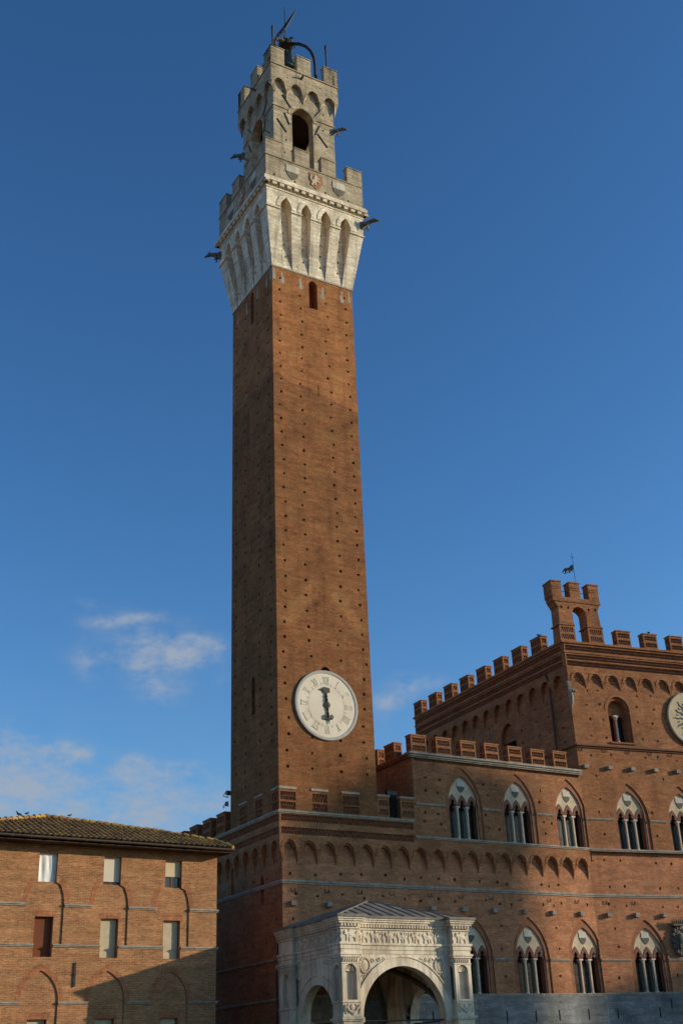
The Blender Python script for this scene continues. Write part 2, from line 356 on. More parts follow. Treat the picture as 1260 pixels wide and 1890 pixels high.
# outlines
def arc(xc, half, zs, h, n=8, rev=False):
    """pointed (h>half), round (h=half) or low arch curve from (xc-half,zs) over the top to (xc+half,zs)"""
    Rr = (half*half+h*h)/(2*half); pts = []
    a1 = math.asin(min(1, h/Rr)); a1 = a1 if h <= half*1.0001 and Rr >= half else a1
    if h < half: a1 = math.asin(min(1, h/Rr))
    # right half: centre (half-Rr), from angle 0 to angle at apex
    ca = math.acos(max(-1, min(1, (Rr-half)/Rr)))
    right = [(xc+half-Rr+Rr*math.cos(ca*i/n), zs+Rr*math.sin(ca*i/n)) for i in range(n+1)]
    left = [(2*xc-x, z) for x, z in right[:-1]]
    pts = left+right[::-1]
    return pts
def archpoly(xc, half, z0, zs, za, n=8): return [(xc+half, z0), (xc-half, z0)]+arc(xc, half, zs, za-zs, n)
def rect(x0, x1, z0, z1): return [(x0, z0), (x1, z0), (x1, z1), (x0, z1)]
def sq(x, z, w=.2, h=.2): return rect(x-w/2, x+w/2, z-h/2, z+h/2)
def ring(mb, xc, hi, ho, zs, ai, ao, y0, y1, n=10):
    p = arc(xc, ho, zs, ao-zs, n); q = arc(xc, hi, zs, ai-zs, n); m = len(p)
    vs = [(x, y0, z) for x, z in p]+[(x, y0, z) for x, z in q]+[(x, y1, z) for x, z in p]+[(x, y1, z) for x, z in q]
    fs = []
    for i in range(m-1): fs += [(i, m+i, m+i+1, i+1), (i, i+1, 2*m+i+1, 2*m+i), (m+i+1, m+i, 3*m+i, 3*m+i+1)]
    fs += [(0, 2*m, 3*m, m), (m-1, 2*m-1, 4*m-1, 3*m-1)]
    return mb.add(vs, fs)
def teeth(mb, x0, x1, z0, z1, y, d, p=.19, rows=2):
    n = max(1, round((x1-x0)/p)); w = (x1-x0)/n; h = (z1-z0)/rows; keep = mb.mi; mb.mi = 1
    for r_ in range(rows):
        za, zb = z0+r_*h+.012, z0+(r_+1)*h-.012
        mb.add([(x0, y+.03, z0+h-.012), (x1, y+.03, z0+h-.012), (x1, y+.03, z0+h+.012), (x0, y+.03, z0+h+.012), (x0, y+d, z0+h-.012), (x1, y+d, z0+h-.012), (x1, y+d, z0+h+.012), (x0, y+d, z0+h+.012)], [(0,1,2,3), (0,4,5,1), (3,2,6,7)] if r_ == 0 and rows == 2 else [])
        for i in range(n-(r_ % 2)):
            a = x0+i*w+(w/2 if r_ % 2 else 0)
            mb.add([(a+w*.2, y+d, za), (a+w*.8, y+d, za), (a+w/2, y+.006, za), (a+w*.2, y+d, zb), (a+w*.8, y+d, zb), (a+w/2, y+.006, zb)], [(0,2,5,3), (2,1,4,5), (2,0,1), (3,5,4)])
    mb.mi = keep
def band_hole(x0, x1, z0, z1, d=.10): return (rect(x0, x1, z0, z1), d, True)
def ctable(mb, x0, x1, cs, half, zs, za, ztop, p, ztip, holes=(), yw=0., top=None):
    """arched corbel table: a sheet at yw-p whose lower edge is a row of arches, with tapering pendants between them"""
    o = [(x0, zs)]
    for c in cs: o += arc(c, half, zs, za-zs, 7)
    o += [(x1, zs)]
    o += top if top else [(x1, ztop), (x0, ztop)]
    mb.plate(list(reversed(fix(o))), holes, yw-p, p, ends=False)
    gaps = [(a+half, b-half) for a, b in zip(cs[:-1], cs[1:])]
    if cs[0]-half-x0 > .08: gaps = [(x0, cs[0]-half)]+gaps
    if x1-cs[-1]-half > .08: gaps += [(cs[-1]+half, x1)]
    for a, b in gaps:
        m = (a+b)/2; b2 = min(b, a+.8); a2 = max(a, b-.8)
        mb.add([(a, yw-p, zs), (b, yw-p, zs), (a, yw, zs), (b, yw, zs), (m, yw-.01, ztip), (m-.06, yw-p*.55, zs-(zs-ztip)*.42), (m+.06, yw-p*.55, zs-(zs-ztip)*.42)],
               [(0,1,6,5), (5,6,4), (2,0,5), (2,5,4), (1,3,6), (3,4,6), (2,3,1,0)])

ZG = -17.5
# ================================================================== SETTING
g = MB(); n = 40
for i in range(n):
    pass
gx = [-3000, -400, -150, -90, -60, -30, 0, 30, 60, 90, 150, 400, 3000]; gy = [-3000, -500, -220, -150, -110, -80, -62, -45, -30, -15, 0, 15, 60, 300, 3000]
def gz(x, y):
    d = max(0., min(1., (-y-6)/56)); return ZG+2.05*d+max(0, min(60, -y-62))*.05
g.add([(x, y, gz(x, y)) for y in gy for x in gx], [(j*len(gx)+i, j*len(gx)+i+1, (j+1)*len(gx)+i+1, (j+1)*len(gx)+i) for j in range(len(gy)-1) for i in range(len(gx)-1)])
tag(obj('ground', g, PAVE), kind='structure')

# houses on the sunny side of the square, out of the picture to the right: their roofs throw the evening shade on the palace
_h = Vector((math.sin(SUN_AZ), -math.cos(SUN_AZ), 0)); _t = Vector((math.cos(SUN_AZ), math.sin(SUN_AZ), 0))
def square_house(t0, t1, D, ztop, zr, depth=12):
    mb = MB(); w = t1-t0
    mb.plate(rect(0, w, ZG, ztop), [(rect(x-.55, x+.55, z, z+1.9), .25, True) for x in [1.6+2.7*i for i in range(int((w-1)/2.7))] for z in [ZG+4+3.9*j for j in range(int((ztop-ZG-6)/3.9))]], 0, .3)
    mb.box(0.01, w-.01, .3, depth, ZG, ztop-.01)
    mb.add([(-.2, -.3, ztop), (w+.2, -.3, ztop), (w+.2, depth+.3, ztop), (-.2, depth+.3, ztop), (w*(.48 if w < 12 else .3), depth/2, zr), (w*(.52 if w < 12 else .7), depth/2, zr)], [(3,2,1,0), (0,1,5,4), (2,3,4,5), (1,2,5), (3,0,4)])
    p = _h*D+_t*t1; o = obj('building', mb, BH, None, (p.x, p.y, 0, math.atan2(-_t.y, -_t.x))); tag(o, kind='structure')
square_house(.1, 9.8, 205, 49.6, 54.8, 9.4); square_house(-60, -1.8, 202, 36.8, 38.2, 16); square_house(11.9, 60, 204, 35.4, 36.4, 16)

# ================================================================== CLOCK TOWER
T = thing('clock_tower', (3.5, 3.5, ZG), 'tall slender brick bell tower with a pale stone crown and a large white clock', 'tower')
F0 = (0, 0, 0, 0); FL = (0, 0, 0, -math.pi/2)
FT = (0, 0, 0, 0)
put = []
c1 = [(.7,37.28),(.64,36.03),(.57,34.95),(.56,33.89),(.6,32.76),(.63,31.67),(.62,30.57),(.49,29.45),(.58,28.33),(.6,27.23),(.63,26.14),(.76,25.03),(.74,23.92),(.68,22.83),(.81,21.74),(.81,20.64),(.78,19.55),(.6,18.45),(.68,17.31),(.72,16.17),(.69,15.11),(.64,13.96),(.58,12.91),(.57,11.88),(.46,10.84),(.55,9.8),(.54,8.74),(.6,7.72),(.77,6.52),(.75,5.47),(.61,4.42),(.64,3.42),(.66,38.5),(.62,39.6),(.7,40.7)]
c2 = [(2.4,38.43),(2.49,37.26),(2.41,36.04),(2.44,34.93),(2.37,33.92),(2.34,32.8),(2.19,31.66),(2.21,30.56),(2.33,29.45),(2.45,28.33),(2.34,27.23),(2.34,26.1),(2.39,25.),(2.37,23.89),(2.31,22.81),(2.12,21.73),(2.21,20.63),(2.29,19.53),(2.4,18.42),(2.21,17.27),(2.23,16.13),(2.22,15.05),(2.27,13.94),(2.36,12.82),(2.36,11.86),(2.51,10.81),(2.41,5.40),(2.38,4.39),(2.36,3.41),(2.35,39.6),(2.3,40.6)]
c3 = [(4.73,38.41),(4.74,37.24),(4.46,36.07),(4.45,34.94),(4.7,33.92),(4.53,32.76),(4.8,31.63),(4.75,30.56),(4.66,29.44),(4.71,28.32),(4.82,27.18),(4.72,26.09),(4.81,24.97),(4.72,23.86),(4.8,22.79),(4.89,21.69),(4.8,20.61),(4.83,19.51),(4.92,18.4),(4.98,17.26),(4.93,16.12),(4.86,15.05),(4.86,13.94),(4.75,12.87),(4.53,11.85),(4.73,10.79),(4.47,5.40),(4.42,4.44),(4.45,3.4),(4.6,39.6),(4.5,40.6)]
c4 = [(6.36,39.65),(6.39,38.39),(6.34,37.22),(6.32,36.01),(6.31,34.92),(6.32,33.89),(6.32,32.76),(6.42,31.69),(6.35,30.55),(6.41,29.43),(6.37,28.3),(6.39,27.19),(6.41,26.07),(6.42,24.96),(6.44,23.84),(6.41,22.77),(6.36,21.68),(6.43,20.59),(6.39,19.51),(6.46,18.39),(6.39,17.25),(6.33,16.1),(6.45,13.91),(6.46,12.87),(6.47,11.82),(6.69,10.79),(6.45,9.72),(6.39,8.69),(6.38,7.67),(6.21,6.5),(6.19,5.45),(6.37,4.42),(6.35,3.38),(6.4,15.0),(6.3,40.7)]
holes = [(sq(x, z, random.uniform(.14, .21), random.uniform(.14, .21)), .35, True) for x, z in c1+c2+c3+c4]
holes += [(archpoly(3.5, .36, 38.75, 40.95, 41.35), .9, True), (archpoly(3.53, .40, 9.2, 9.75, 10.22), .6, True), (rect(3.66, 3.72, 31.0, 32.0), .3, True)]
TB = .684
IMP = [(.03, 1.18), (2.25, 3.38), (4.42, 5.66)]; IMPL = [(-.95, -.05), (-3.3, -2.2), (-5.6, -4.5)]; IMZ = [(1.36, 1.86), (.82, 1.24)]
holes += [band_hole(a+.06, b-.04, z0, z1, .09) for a, b in IMP for z0, z1 in IMZ]
mb = MB(); mb.plate(rect(0, 7, TB, 41.72), holes, 0, .3, sides=False)
for x0, x1 in [(.08, 1.12), (2.33, 3.32), (4.5, 5.6)]: pass
mb2 = MB()
lh = []
for u, zz in [(.85, [15.02-1.1*k for k in range(10)]), (2.52, [40-1.11*k for k in range(34)]), (4.75, [39.6-1.11*k for k in range(34)]), (6.3, [39.8-1.11*k for k in range(33)]), (.75, [39.5-1.11*k for k in range(22)])]:
    for z in zz:
        if not (3.0 < u < 4 and (z > 38 or 7 < z < 10.5)): lh.append((sq(-u-random.uniform(-.1, .1), z+random.uniform(-.08, .08), .19, .19), .35, True))
lh += [(archpoly(-3.46, .26, 38.4, 41.1, 41.4), .8, True), (archpoly(-3.52, .25, 7.55, 9.75, 10.15), .8, True), (rect(-3.75, -3.69, 19.2, 20.6), .3, True)]
mb.M = Matrix.Rotation(-math.pi/2, 4, 'Z'); lh = [q for q in lh if q[0][0][1] > 2.3]+[band_hole(a+.06, b-.04, z0, z1, .09) for a, b in IMPL for z0, z1 in IMZ]
mb.plate(rect(-7, 0, TB, 41.72), lh, 0, .3, sides=False)
for a, b in IMPL:
    for z0, z1 in IMZ: teeth(mb, a+.06, b-.04, z0, z1, 0, .09)
mb.M = None
for a, b in IMP:
    for z0, z1 in IMZ: teeth(mb, a+.06, b-.04, z0, z1, 0, .09)
mb.add([(7, 0, TB), (7, 7, TB), (7, 7, 41.72), (7, 0, 41.72), (0, 7, TB), (0, 7, 41.72)], [(0,1,2,3), (1,4,5,2)])
shaft = obj('shaft', mb, [BR, BTEETH], T, FT)
# stepped white stones built into the brick under the crown
for x, z in [(.12, 40.45), (.88, 40.25), (2.45, 40.25), (4.33, 39.95), (6.02, 40.15), (6.72, 40.35)]:
    seq = []; h = 0
    for w, dh in [(.34, .35), (.26, .35), (.16, .4)]:
        if x > 6.6: w *= .7
        seq.append((x+random.uniform(-.05, .05), z+h, w*random.uniform(.8, 1.15), dh)); h += dh-.001
    for side in (0, 1):
        if side and x > 6.3: continue
        mb = MB()
        if side: mb.M = Matrix.Rotation(-math.pi/2, 4, 'Z')
        for q, zz, w, dh in seq: q = -q-.1 if side else q; mb.prism(rect(q-w/2, q+w/2, zz, zz+dh), -.006, .05)
        obj('stone_inlay', mb, TRIM, shaft)
# pale caps of the palace crenellations that were walled into the shaft
for side, q in ((0, IMP), (1, IMPL)):
    for x0, x1 in q:
        mb = MB()
        if side: mb.M = Matrix.Rotation(-math.pi/2, 4, 'Z')
        mb.prism(rect(x0-.03, x1+.03 if not (side and x1 > -.1) else -.001, 2.03, 2.17), -.045, .05); obj('merlon_cap', mb, TRIM, shaft)

# clock
CK = (3.48, 0, 7.6)
mb = MB(); mb.M = Matrix.Rotation(math.pi/2, 4, 'X')
mb.lathe([(2.12, 0), (2.12, .10), (0, .11)], n=72)
clock = obj('clock', mb, DIAL, T, (CK[0], CK[1], CK[2], 0))
mb = MB(); mb.M = Matrix.Rotation(math.pi/2, 4, 'X')
mb.lathe([(2.11, .05), (2.12, .125), (2.14, .135), (2.29, .135), (2.32, .11), (2.33, -.02), (2.11, -.02)], n=72)
obj('clock_rim', mb, RING, clock, smooth=False)
mb = MB()
def circ_line(r, w, y0, y1, n=72):
    for k in range(n):
        a, b = 2*math.pi*k/n, 2*math.pi*(k+1)/n
        mb.add([(r*math.cos(a), y0, r*math.sin(a)), (r*math.cos(b), y0, r*math.sin(b)), ((r+w)*math.cos(b), y0, (r+w)*math.sin(b)), ((r+w)*math.cos(a), y0, (r+w)*math.sin(a))], [(0, 1, 2, 3)])
circ_line(1.31, .022, -.114, -.10); obj('dial_line', mb, NUMM, clock)
def stroke(p, q, w, a, r0):
    (x0, z0), (x1, z1) = p, q; d = Vector((x1-x0, z1-z0)); nrm = Vector((-d.y, d.x)).normalized()*w/2
    pts = [(x0+nrm.x, z0+nrm.y), (x0-nrm.x, z0-nrm.y), (x1-nrm.x, z1-nrm.y), (x1+nrm.x, z1+nrm.y)]
    out = []
    for x, z in pts:
        z += r0; out.append((x*math.cos(a)+z*math.sin(a), -x*math.sin(a)+z*math.cos(a)))
    mb.prism(out, -.122, -.09)
NUM = ['XII', 'I', 'II', 'III', 'IIII', 'V', 'VI', 'VII', 'VIII', 'IX', 'X', 'XI']; NH = .46
for k, s in enumerate(NUM):
    mb = MB(); a = k*math.pi/6; ws = {'I': .115, 'V': .24, 'X': .25}; tot = sum(ws[c] for c in s); x = -tot/2
    for c in s:
        w = ws[c]; m = x+w/2
        if c == 'I': stroke((m, 0), (m, NH), .052, a, 1.40)
        elif c == 'V': stroke((m-.09, NH), (m, 0), .055, a, 1.40); stroke((m+.09, NH), (m, .01), .03, a, 1.40)
        else: stroke((m-.09, NH), (m+.09, 0), .055, a, 1.40); stroke((m+.09, NH), (m-.09, 0), .03, a, 1.40)
        x += w
    stroke((-tot/2, NH), (tot/2, NH), .026, a, 1.40); stroke((-tot/2, 0), (tot/2, 0), .026, a, 1.40)
    obj('numeral', mb, NUMM, clock)
    mb = MB(); stroke((0, 0), (0, .14), .03, a+math.pi/12, 1.36); obj('hour_mark', mb, NUMM, clock)
# the single hand: rosette, hand-shaped pointer above, dagger with scrolls below
mb = MB(); mb.M = Matrix.Rotation(R(-5), 4, 'Y')
Y0, Y1 = -.185, -.15
mb.M = Matrix.Translation((0, 0, 0)) @ Matrix.Rotation(R(-5), 4, 'Y')
for k in range(8):
    a = k*math.pi/4; mb.blob((.15*math.cos(a), -.17, .15*math.sin(a)), (.085, .03, .085), 8, 5)
mb.blob((0, -.18, 0), (.1, .06, .1))
mb.tube([(0, -.175, .1), (.0, -.175, .35), (0, -.175, .42), (0, -.175, .55), (0, -.175, .74)], [.045, .10, .05, .09, .04], 8)
mb.prism([(-.05, .72), (.06, .72), (.14, .86), (.26, .80), (.30, .84), (.30, 1.10), (.08, 1.16), (-.10, 1.18), (-.20, 1.17), (-.14, 1.13), (-.42, 1.06), (-.40, 1.0), (-.22, .96), (-.16, .84)], Y0, Y1)
mb.tube([(0, -.175, -.1), (0, -.175, -.28), (0, -.175, -.4), (0, -.175, -.75), (0, -.175, -1.02), (0, -.175, -1.28)], [.05, .075, .045, .085, .05, .01], 8)
for s in (-1, 1):
    pts = [(s*.02, -.175, -.84)]+[(s*(.19+.13*math.cos(t)), -.175, -.80+.14*math.sin(t)) for t in [R(x) for x in range(-150, 110, 26)]]
    mb.tube(pts, [.04]+[.045]*(len(pts)-2)+[.025], 6)
mb.tube([(0, 0, 0), (0, -.175, 0)], .05, 8)
obj('clock_hand', mb, HAND, clock)

# stone crown -- local frame centred on the crown axis
CC = 3.54
FC = (CC, CC, 0, 0)
def sides():
    for k in range(4): yield Matrix.Rotation(k*math.pi/2, 4, 'Z')
B0, T0, BZ, TZ = 3.54, 4.33, 41.72, 46.70
rec = [(-3.13, -2.2), (-1.3, -.45), (.45, 1.3), (2.2, 3.13)]
piers = [(-4.33, -3.13), (-2.2, -1.3), (-.45, .45), (1.3, 2.2), (3.13, 4.33)]
mb = MB(); k0 = B0/T0
for M in sides():
    mb.M = M
    zc = 48.45
    pt = [(x, z) for z in (42.9, 44.0, 45.1, 46.1) for a, b in rec for x in [((a+b)/2*(k0+(1-k0)*(z-BZ)/5)-.05)]]
    mb.plate(rect(-B0, B0, BZ, 48.6), [(sq(x, z, .17, .2), .3, True) for x, z in pt], -B0+.015, .2, sides=False)
    for a, b in piers:
        if a < -4: bq = [(-B0, -B0, BZ), (b*k0, -B0, BZ), (b, -T0, TZ), (-T0, -T0, TZ), (b, -B0, TZ)]; mb.add(bq, [(0,1,2,3), (1,4,2)])
        elif b > 4: bq = [(a*k0, -B0, BZ), (B0, -B0, BZ), (T0, -T0, TZ), (a, -T0, TZ), (a, -B0, TZ)]; mb.add(bq, [(0,1,2,3), (0,3,4)])
        else: mb.add([(a*k0, -B0, BZ), (b*k0, -B0, BZ), (b, -T0, TZ), (a, -T0, TZ), (a, -B0, TZ), (b, -B0, TZ)], [(0,1,2,3), (0,3,4), (1,5,2), (3,2,5,4)])
    o = [(-T0, TZ)]
    for a, b in rec: o += arc((a+b)/2, (b-a)/2, TZ+.25, 1.0, 7)[:0]+[(a, TZ)]+arc((a+b)/2, (b-a)/2, TZ+.22, 1.02, 8)+[(b, TZ)]
    o += [(T0, TZ), (T0, 48.55), (-T0, 48.55)]
    mb.plate(o, [], -T0-.01, .82, ends=False)
corb = obj('corbel_gallery', mb, STONE, T, FC)
mb = MB()
for M in sides():
    mb.M = M
    for a, b in rec: mb = MB(); mb.M = M; ring(mb, (a+b)/2, (b-a)/2+.02, (b-a)/2+.36, TZ+.22, TZ+1.26, TZ+1.72, -T0-.055, -T0+.02); obj('arch_moulding', mb, STONE, corb)
    for a, b in piers:
        if b > 4: continue
        mb = MB(); mb.M = M; mb.box((a if a > -4 else a-.05)-.03, b+.03, -T0-.075, -B0-.1, TZ-.06, TZ+.05)
        if a < -4: mb.box(a-.08, -B0-.1, -B0-.1, -3.10, TZ-.06, TZ+.05)
        obj('impost', mb, STONE, corb)
mb = MB()
mb.box(-B0-.04, B0+.04, -B0-.04, B0+.04, BZ-.10, BZ+.03)
obj('base_moulding', mb, TRIM, corb)
mb = MB()
mb.box(-4.40, 4.40, -4.40, 4.40, 48.50, 48.62); mb.box(-4.36, 4.36, -4.36, 4.36, 48.62, 49.03)
mb.box(-4.66, 4.66, -4.66, 4.66, 49.03, 49.36); mb.box(-4.58, 4.58, -4.58, 4.58, 49.36, 49.5)
for M in sides():
    mb.M = M
    for k in range(15):
        x = -4.56+k*.64; mb.box(x, x+.36, -4.60, -4.3, 48.76, 49.033)
obj('cornice', mb, STONE, T, FC)
mb = MB()
PH = 4.42
for M in sides():
    mb.M = M; mb.plate(rect(-PH, PH, 49.5, 51.70), [(sq(x, 49.85, .16, .2), .3, True) for x in (-3.7, -1.85, .9, 3.0)], -PH, .5, sides=False)
    mb.box(-PH+.001, PH-.001, -PH+.45, -PH+.5, 49.5, 51.7)
mb.M = None
mb.box(-PH-.06, PH+.06, -PH-.06, -PH+.55, 51.70, 51.80); mb.box(-PH-.06, PH+.06, PH-.55, PH+.06, 51.70, 51.80)
mb.box(-PH-.06, -PH+.55, -PH+.552, PH-.552, 51.70, 51.80); mb.box(PH-.55, PH+.06, -PH+.552, PH-.552, 51.70, 51.80)
mb.box(-4.0, 4.0, -4.0, 4.0, 49.55, 49.62)
para = obj('parapet', mb, STOW, T, FC)
def merlon_row(name, half, ztop, zbot, xs, th, parent, mat_, skip=()):
    pr = None
    for k, M in enumerate(sides()):
        for i, (a, b) in enumerate(xs):
            m_ = MB(); w = b-a
            m_.box(-w/2, w/2, -th/2, th/2, 0, ztop-zbot-.07); m_.box(-w/2-.05, w/2+.05, -th/2-.05, th/2+.05, ztop-zbot-.07, ztop-zbot)
            if i == 0: m_.box(-w/2, -w/2+th, th/2+.002, w-th/2, 0, ztop-zbot-.07); m_.box(-w/2-.05, -w/2+th+.05, th/2+.052, w-th/2+.05, ztop-zbot-.07, ztop-zbot)
            p = M @ Vector(((a+b)/2, -half+th/2, zbot))
            obj(name, m_, mat_, parent, (CC+p.x, CC+p.y, p.z, k*math.pi/2))
merlon_row('merlon', PH, 53.48, 51.80, [(-4.42, -3.0), (-1.82, -.48), (.62, 1.95)], .5, T, STOW)
# shields on the parapet
def shield(xc, zt, w, h): 
    hw = w/2
    return [(xc-hw, zt), (xc-hw, zt-h*.5), (xc-hw*.8, zt-h*.72), (xc-hw*.42, zt-h*.9), (xc, zt-h), (xc+hw*.42, zt-h*.9), (xc+hw*.8, zt-h*.72), (xc+hw, zt-h*.5), (xc+hw, zt)]
def balzana(mb, xc, zt, w, h, y0, y1):
    s = shield(xc, zt, w, h); zm = zt-h*.48
    mb.mi = 0; mb.prism([(xc-w/2, zt), (xc-w/2, zm), (xc+w/2, zm), (xc+w/2, zt)], y0, y1)
    mb.mi = 1; mb.prism([(xc-w/2, zm-.004)]+s[1:8]+[(xc+w/2, zm-.004)], y0+.01, y1); mb.mi = 0
LION = [(.05,.0),(.2,.02),(.22,.2),(.34,.28),(.36,.1),(.5,.06),(.52,.16),(.46,.2),(.5,.42),(.62,.46),(.78,.36),(.86,.42),(.72,.56),(.56,.6),(.58,.68),(.78,.72),(.82,.82),(.62,.8),(.56,.84),(.66,.92),(.58,1.0),(.42,.98),(.32,.86),(.3,.7),(.22,.5),(.12,.5),(.0,.62),(.06,.78),(.14,.9),(.06,.94),(-.04,.8),(-.1,.62),(.0,.46),(.12,.36),(.08,.2),(.0,.1)]
for k, M in enumerate(sides()):
    if k == 1 or k == 2: continue
    fr = (CC, CC, 0, k*math.pi/2) if k == 0 else (CC, CC, 0, -math.pi/2)
    for xc in (-2.08, 2.15):
        m_ = MB(); balzana(m_, xc, 51.38, 1.12, 1.45, -PH-.05, -PH+.02); obj('shield', m_, [SHW, GARG], para, (0, 0, 0, fr[3]) if False else None).rotation_euler = (0, 0, fr[3])
    m_ = MB(); m_.prism(shield(.05, 51.36, 1.2, 1.5), -PH-.045, -PH+.02)
    m_.mi = 1; m_.prism([(-.42+.95*x, 50.08+1.15*z) for x, z in LION], -PH-.10, -PH-.04)
    obj('lion_shield', m_, [SHR, SHL], para).rotation_euler = (0, 0, fr[3])

# belfry
BHF = 2.88
mb = MB()
for k, M in enumerate(sides()):
    mb.M = M
    hs = [(archpoly(-.16, 1.0, 49.7, 58.65, 59.72, 10), .75, False)]
    hs += [(sq(x, z, .14, .2), .2, True) for x, z in [(-1.75, 55.6), (-1.9, 54.2), (-1.6, 52.6), (1.9, 53.6), (1.8, 58.2), (1.85, 60.0), (-1.9, 61.0), (-2.0, 60.4), (1.2, 61.0), (-.4, 61.1)]]
    mb.plate(rect(-BHF, BHF, 49.62, 63.2), hs, -BHF, .75, sides=False)
    mb.box(-BHF+.76, BHF-.76, -BHF+.72, -BHF+.75, 60.4, 63.2)
belf = obj('belfry', mb, STOW, T, FC)
for q_ in [(-BHF+.2, BHF-.2, -BHF+.2, BHF-.2, 60.0, 60.3), (-2.2, 2.2, -.2, .2, 56.6, 57.0), (-.2, .2, -2.2, 2.2, 55.2, 55.5), (-2.2, 2.2, 1.0, 1.25, 57.8, 58.0)]:
    mb = MB(); mb.box(*q_); obj('floor_beam', mb, WOODD, belf)
mb = MB()
for M in sides():
    mb.M = M
    mb = MB(); mb.M = M
    for a, b in [(-BHF-.07, -1.5), (1.18, BHF-.05)]: mb = MB(); mb.M = M; mb.box(a, b, -BHF-.07, -BHF+.05, 59.0, 59.12); obj('string_course', mb, STOW, belf)
    mb = MB(); mb.M = M; ring(mb, -.16, 1.02, 1.36, 58.65, 59.74, 60.12, -BHF-.06, -BHF+.03, 12); obj('arch_moulding', mb, STOW, belf)
mb = MB()
UH = 3.24
cs = [-2.46, -.85, .77, 2.38]
for M in sides():
    mb.M = M
    ctable(mb, -UH, UH, cs, .46, 61.42, 61.92, 63.36, UH-BHF, 60.15, [(sq(x, z, .13, .13), .15, True) for x, z in ((-1.7, 62.3), (1.5, 62.6))], -BHF)
obj('arched_corbels', mb, STOW, T, FC)
mb = MB(); mb.box(-UH-.08, UH+.08, -UH-.08, UH+.08, 63.36, 63.48); obj('top_cornice', mb, STOW, T, FC)
merlon_row('merlon', UH, 65.45, 63.48, [(-3.24, -1.95), (-.72, .62), (1.92, 3.24)][:3], .5, T, STOW)
# iron anchor bars on the belfry
for k in (0, 3):
    for x, z, x2, z2 in [(-2.0, 60.5, -1.2, 59.3), (-1.85, 58.55, -1.4, 57.4), (-2.55, 57.6, -1.7, 56.45), (1.75, 60.6, .95, 59.25), (1.5, 58.6, 1.05, 57.4), (1.25, 57.6, 2.2, 56.45)]:
        m_ = MB(); m_.tube([(x, -BHF-.035, z), (x2, -BHF-.035, z2)], .05, 6); m_.tube([((x+x2)/2, -BHF-.035, (z+z2)/2), ((x+x2)/2, -BHF+.05, (z+z2)/2)], .05, 6)
        obj('anchor_bar', m_, IRON, belf).rotation_euler = (0, 0, k*math.pi/2)
# wolf gargoyles
def gargoyle(sc):
    m_ = MB()
    m_.tube([(-.5, 0, -.15), (.1, 0, .0), (.7, 0, .22), (1.15, 0, .38), (1.5, 0, .40), (1.75, 0, .30), (2.05, 0, .18)], [.30, .34, .30, .24, .25, .15, .09], 10)
    for s in (-1, 1):
        m_.tube([(1.42, s*.14, .56), (1.34, s*.17, .74), (1.30, s*.17, .84)], [.08, .06, .01], 6)
        m_.tube([(.35, s*.2, -.05), (.62, s*.24, -.32), (.50, s*.24, -.62), (.72, s*.24, -.70)], [.17, .12, .08, .07], 6)
        m_.tube([(.25, s*.24, .1), (.0, s*.32, .25), (-.3, s*.34, .2)], [.10, .10, .03], 6)
    m_.add([(-.5, -.35, -.2), (-.5, .35, -.2), (.55, .25, -.15), (.55, -.25, -.15), (-.5, -.2, -1.15), (-.5, .2, -1.15)], [(0,1,2,3), (0,3,4), (1,5,2), (3,2,5,4)])
    m_.v = [(x*sc, y*sc, z*sc) for x, y, z in m_.v]
    return m_
for (x, y, z, a, sc) in [(4.33, -4.33, 47.9, -45, .68), (-4.33, 4.33, 47.9, 135, .68), (4.33, 4.33, 47.9, 45, .85), (2.88, -2.88, 58.55, -35, .58), (-2.88, 2.88, 58.2, 130, .62), (-2.9, -2.9, 60.9, 205, .35)]:
    obj('gargoyle', gargoyle(sc), GARG, T, (CC+x, CC+y, z, R(a)), smooth=True)
m_ = MB(); m_.tube([(0, .1, 0), (0, -.35, .1), (0, -.5, .02)], [.12, .10, .06], 6); obj('water_spout', m_, GARG, T, (CC-.35, CC-UH, 62.75, 0))
m_ = MB(); m_.tube([(0, .1, 0), (0, -.35, .1), (0, -.5, .02)], [.12, .10, .06], 6); obj('water_spout', m_, GARG, T, (CC-UH, CC-.3, 62.75, -math.pi/2))
# bell, frame and rods on the roof of the tower (they stand on it)
BF = (CC, CC, 63.48)
fr = thing('bell_cage', BF, 'black arched ironwork carrying the bell on the tower top', 'bell cage')
m_ = MB(); m_.box(-BHF, BHF, -BHF, BHF, -.2, -.03)
obj('roof_slab', m_, STOW, T, (CC, CC, 63.46, 0))
for s, q in ((0, 'a'), (1, 'b')):
    m_ = MB(); pts = []
    for i in range(13):
        t = math.pi*i/12; pts.append((2.75*math.cos(t), 0, 3.1+3.6*math.sin(t)))
    pts = [(2.75, 0, 0)]+pts+[(-2.75, 0, 0)]
    m_.tube(pts, .15, 6)
    for i in range(1, 13, 1):
        p = pts[i+1]; m_.box(p[0]-.07, p[0]+.07, -.2, .2, p[2]-.07, p[2]+.07)
    o = obj('arch_rib', m_, IRON, fr); o.rotation_euler = (0, 0, R(38+90*s))
m_ = MB(); m_.blob((0, 0, 6.75), (.75, .75, .4)); m_.tube([(0, 0, 6.9), (0, 0, 7.3), (.15, .0, 7.6)], [.3, .2, .1], 8)
for k in range(6): m_.tube([(.1*math.cos(k), .1*math.sin(k), 6.9), (.7*math.cos(k), .7*math.sin(k), 7.15), (.95*math.cos(k), .95*math.sin(k), 6.8)], [.08, .10, .04], 6)
obj('crown_knot', m_, IRON, fr)
for q_ in ([(-2.3, -1.7, 4.2), (2.3, 1.7, 4.2)], [(-1.4, 0, 5.3), (1.4, .9, 4.1)]):
    m_ = MB(); m_.tube(q_, .05, 6); obj('tie_rod', m_, IRON, fr)
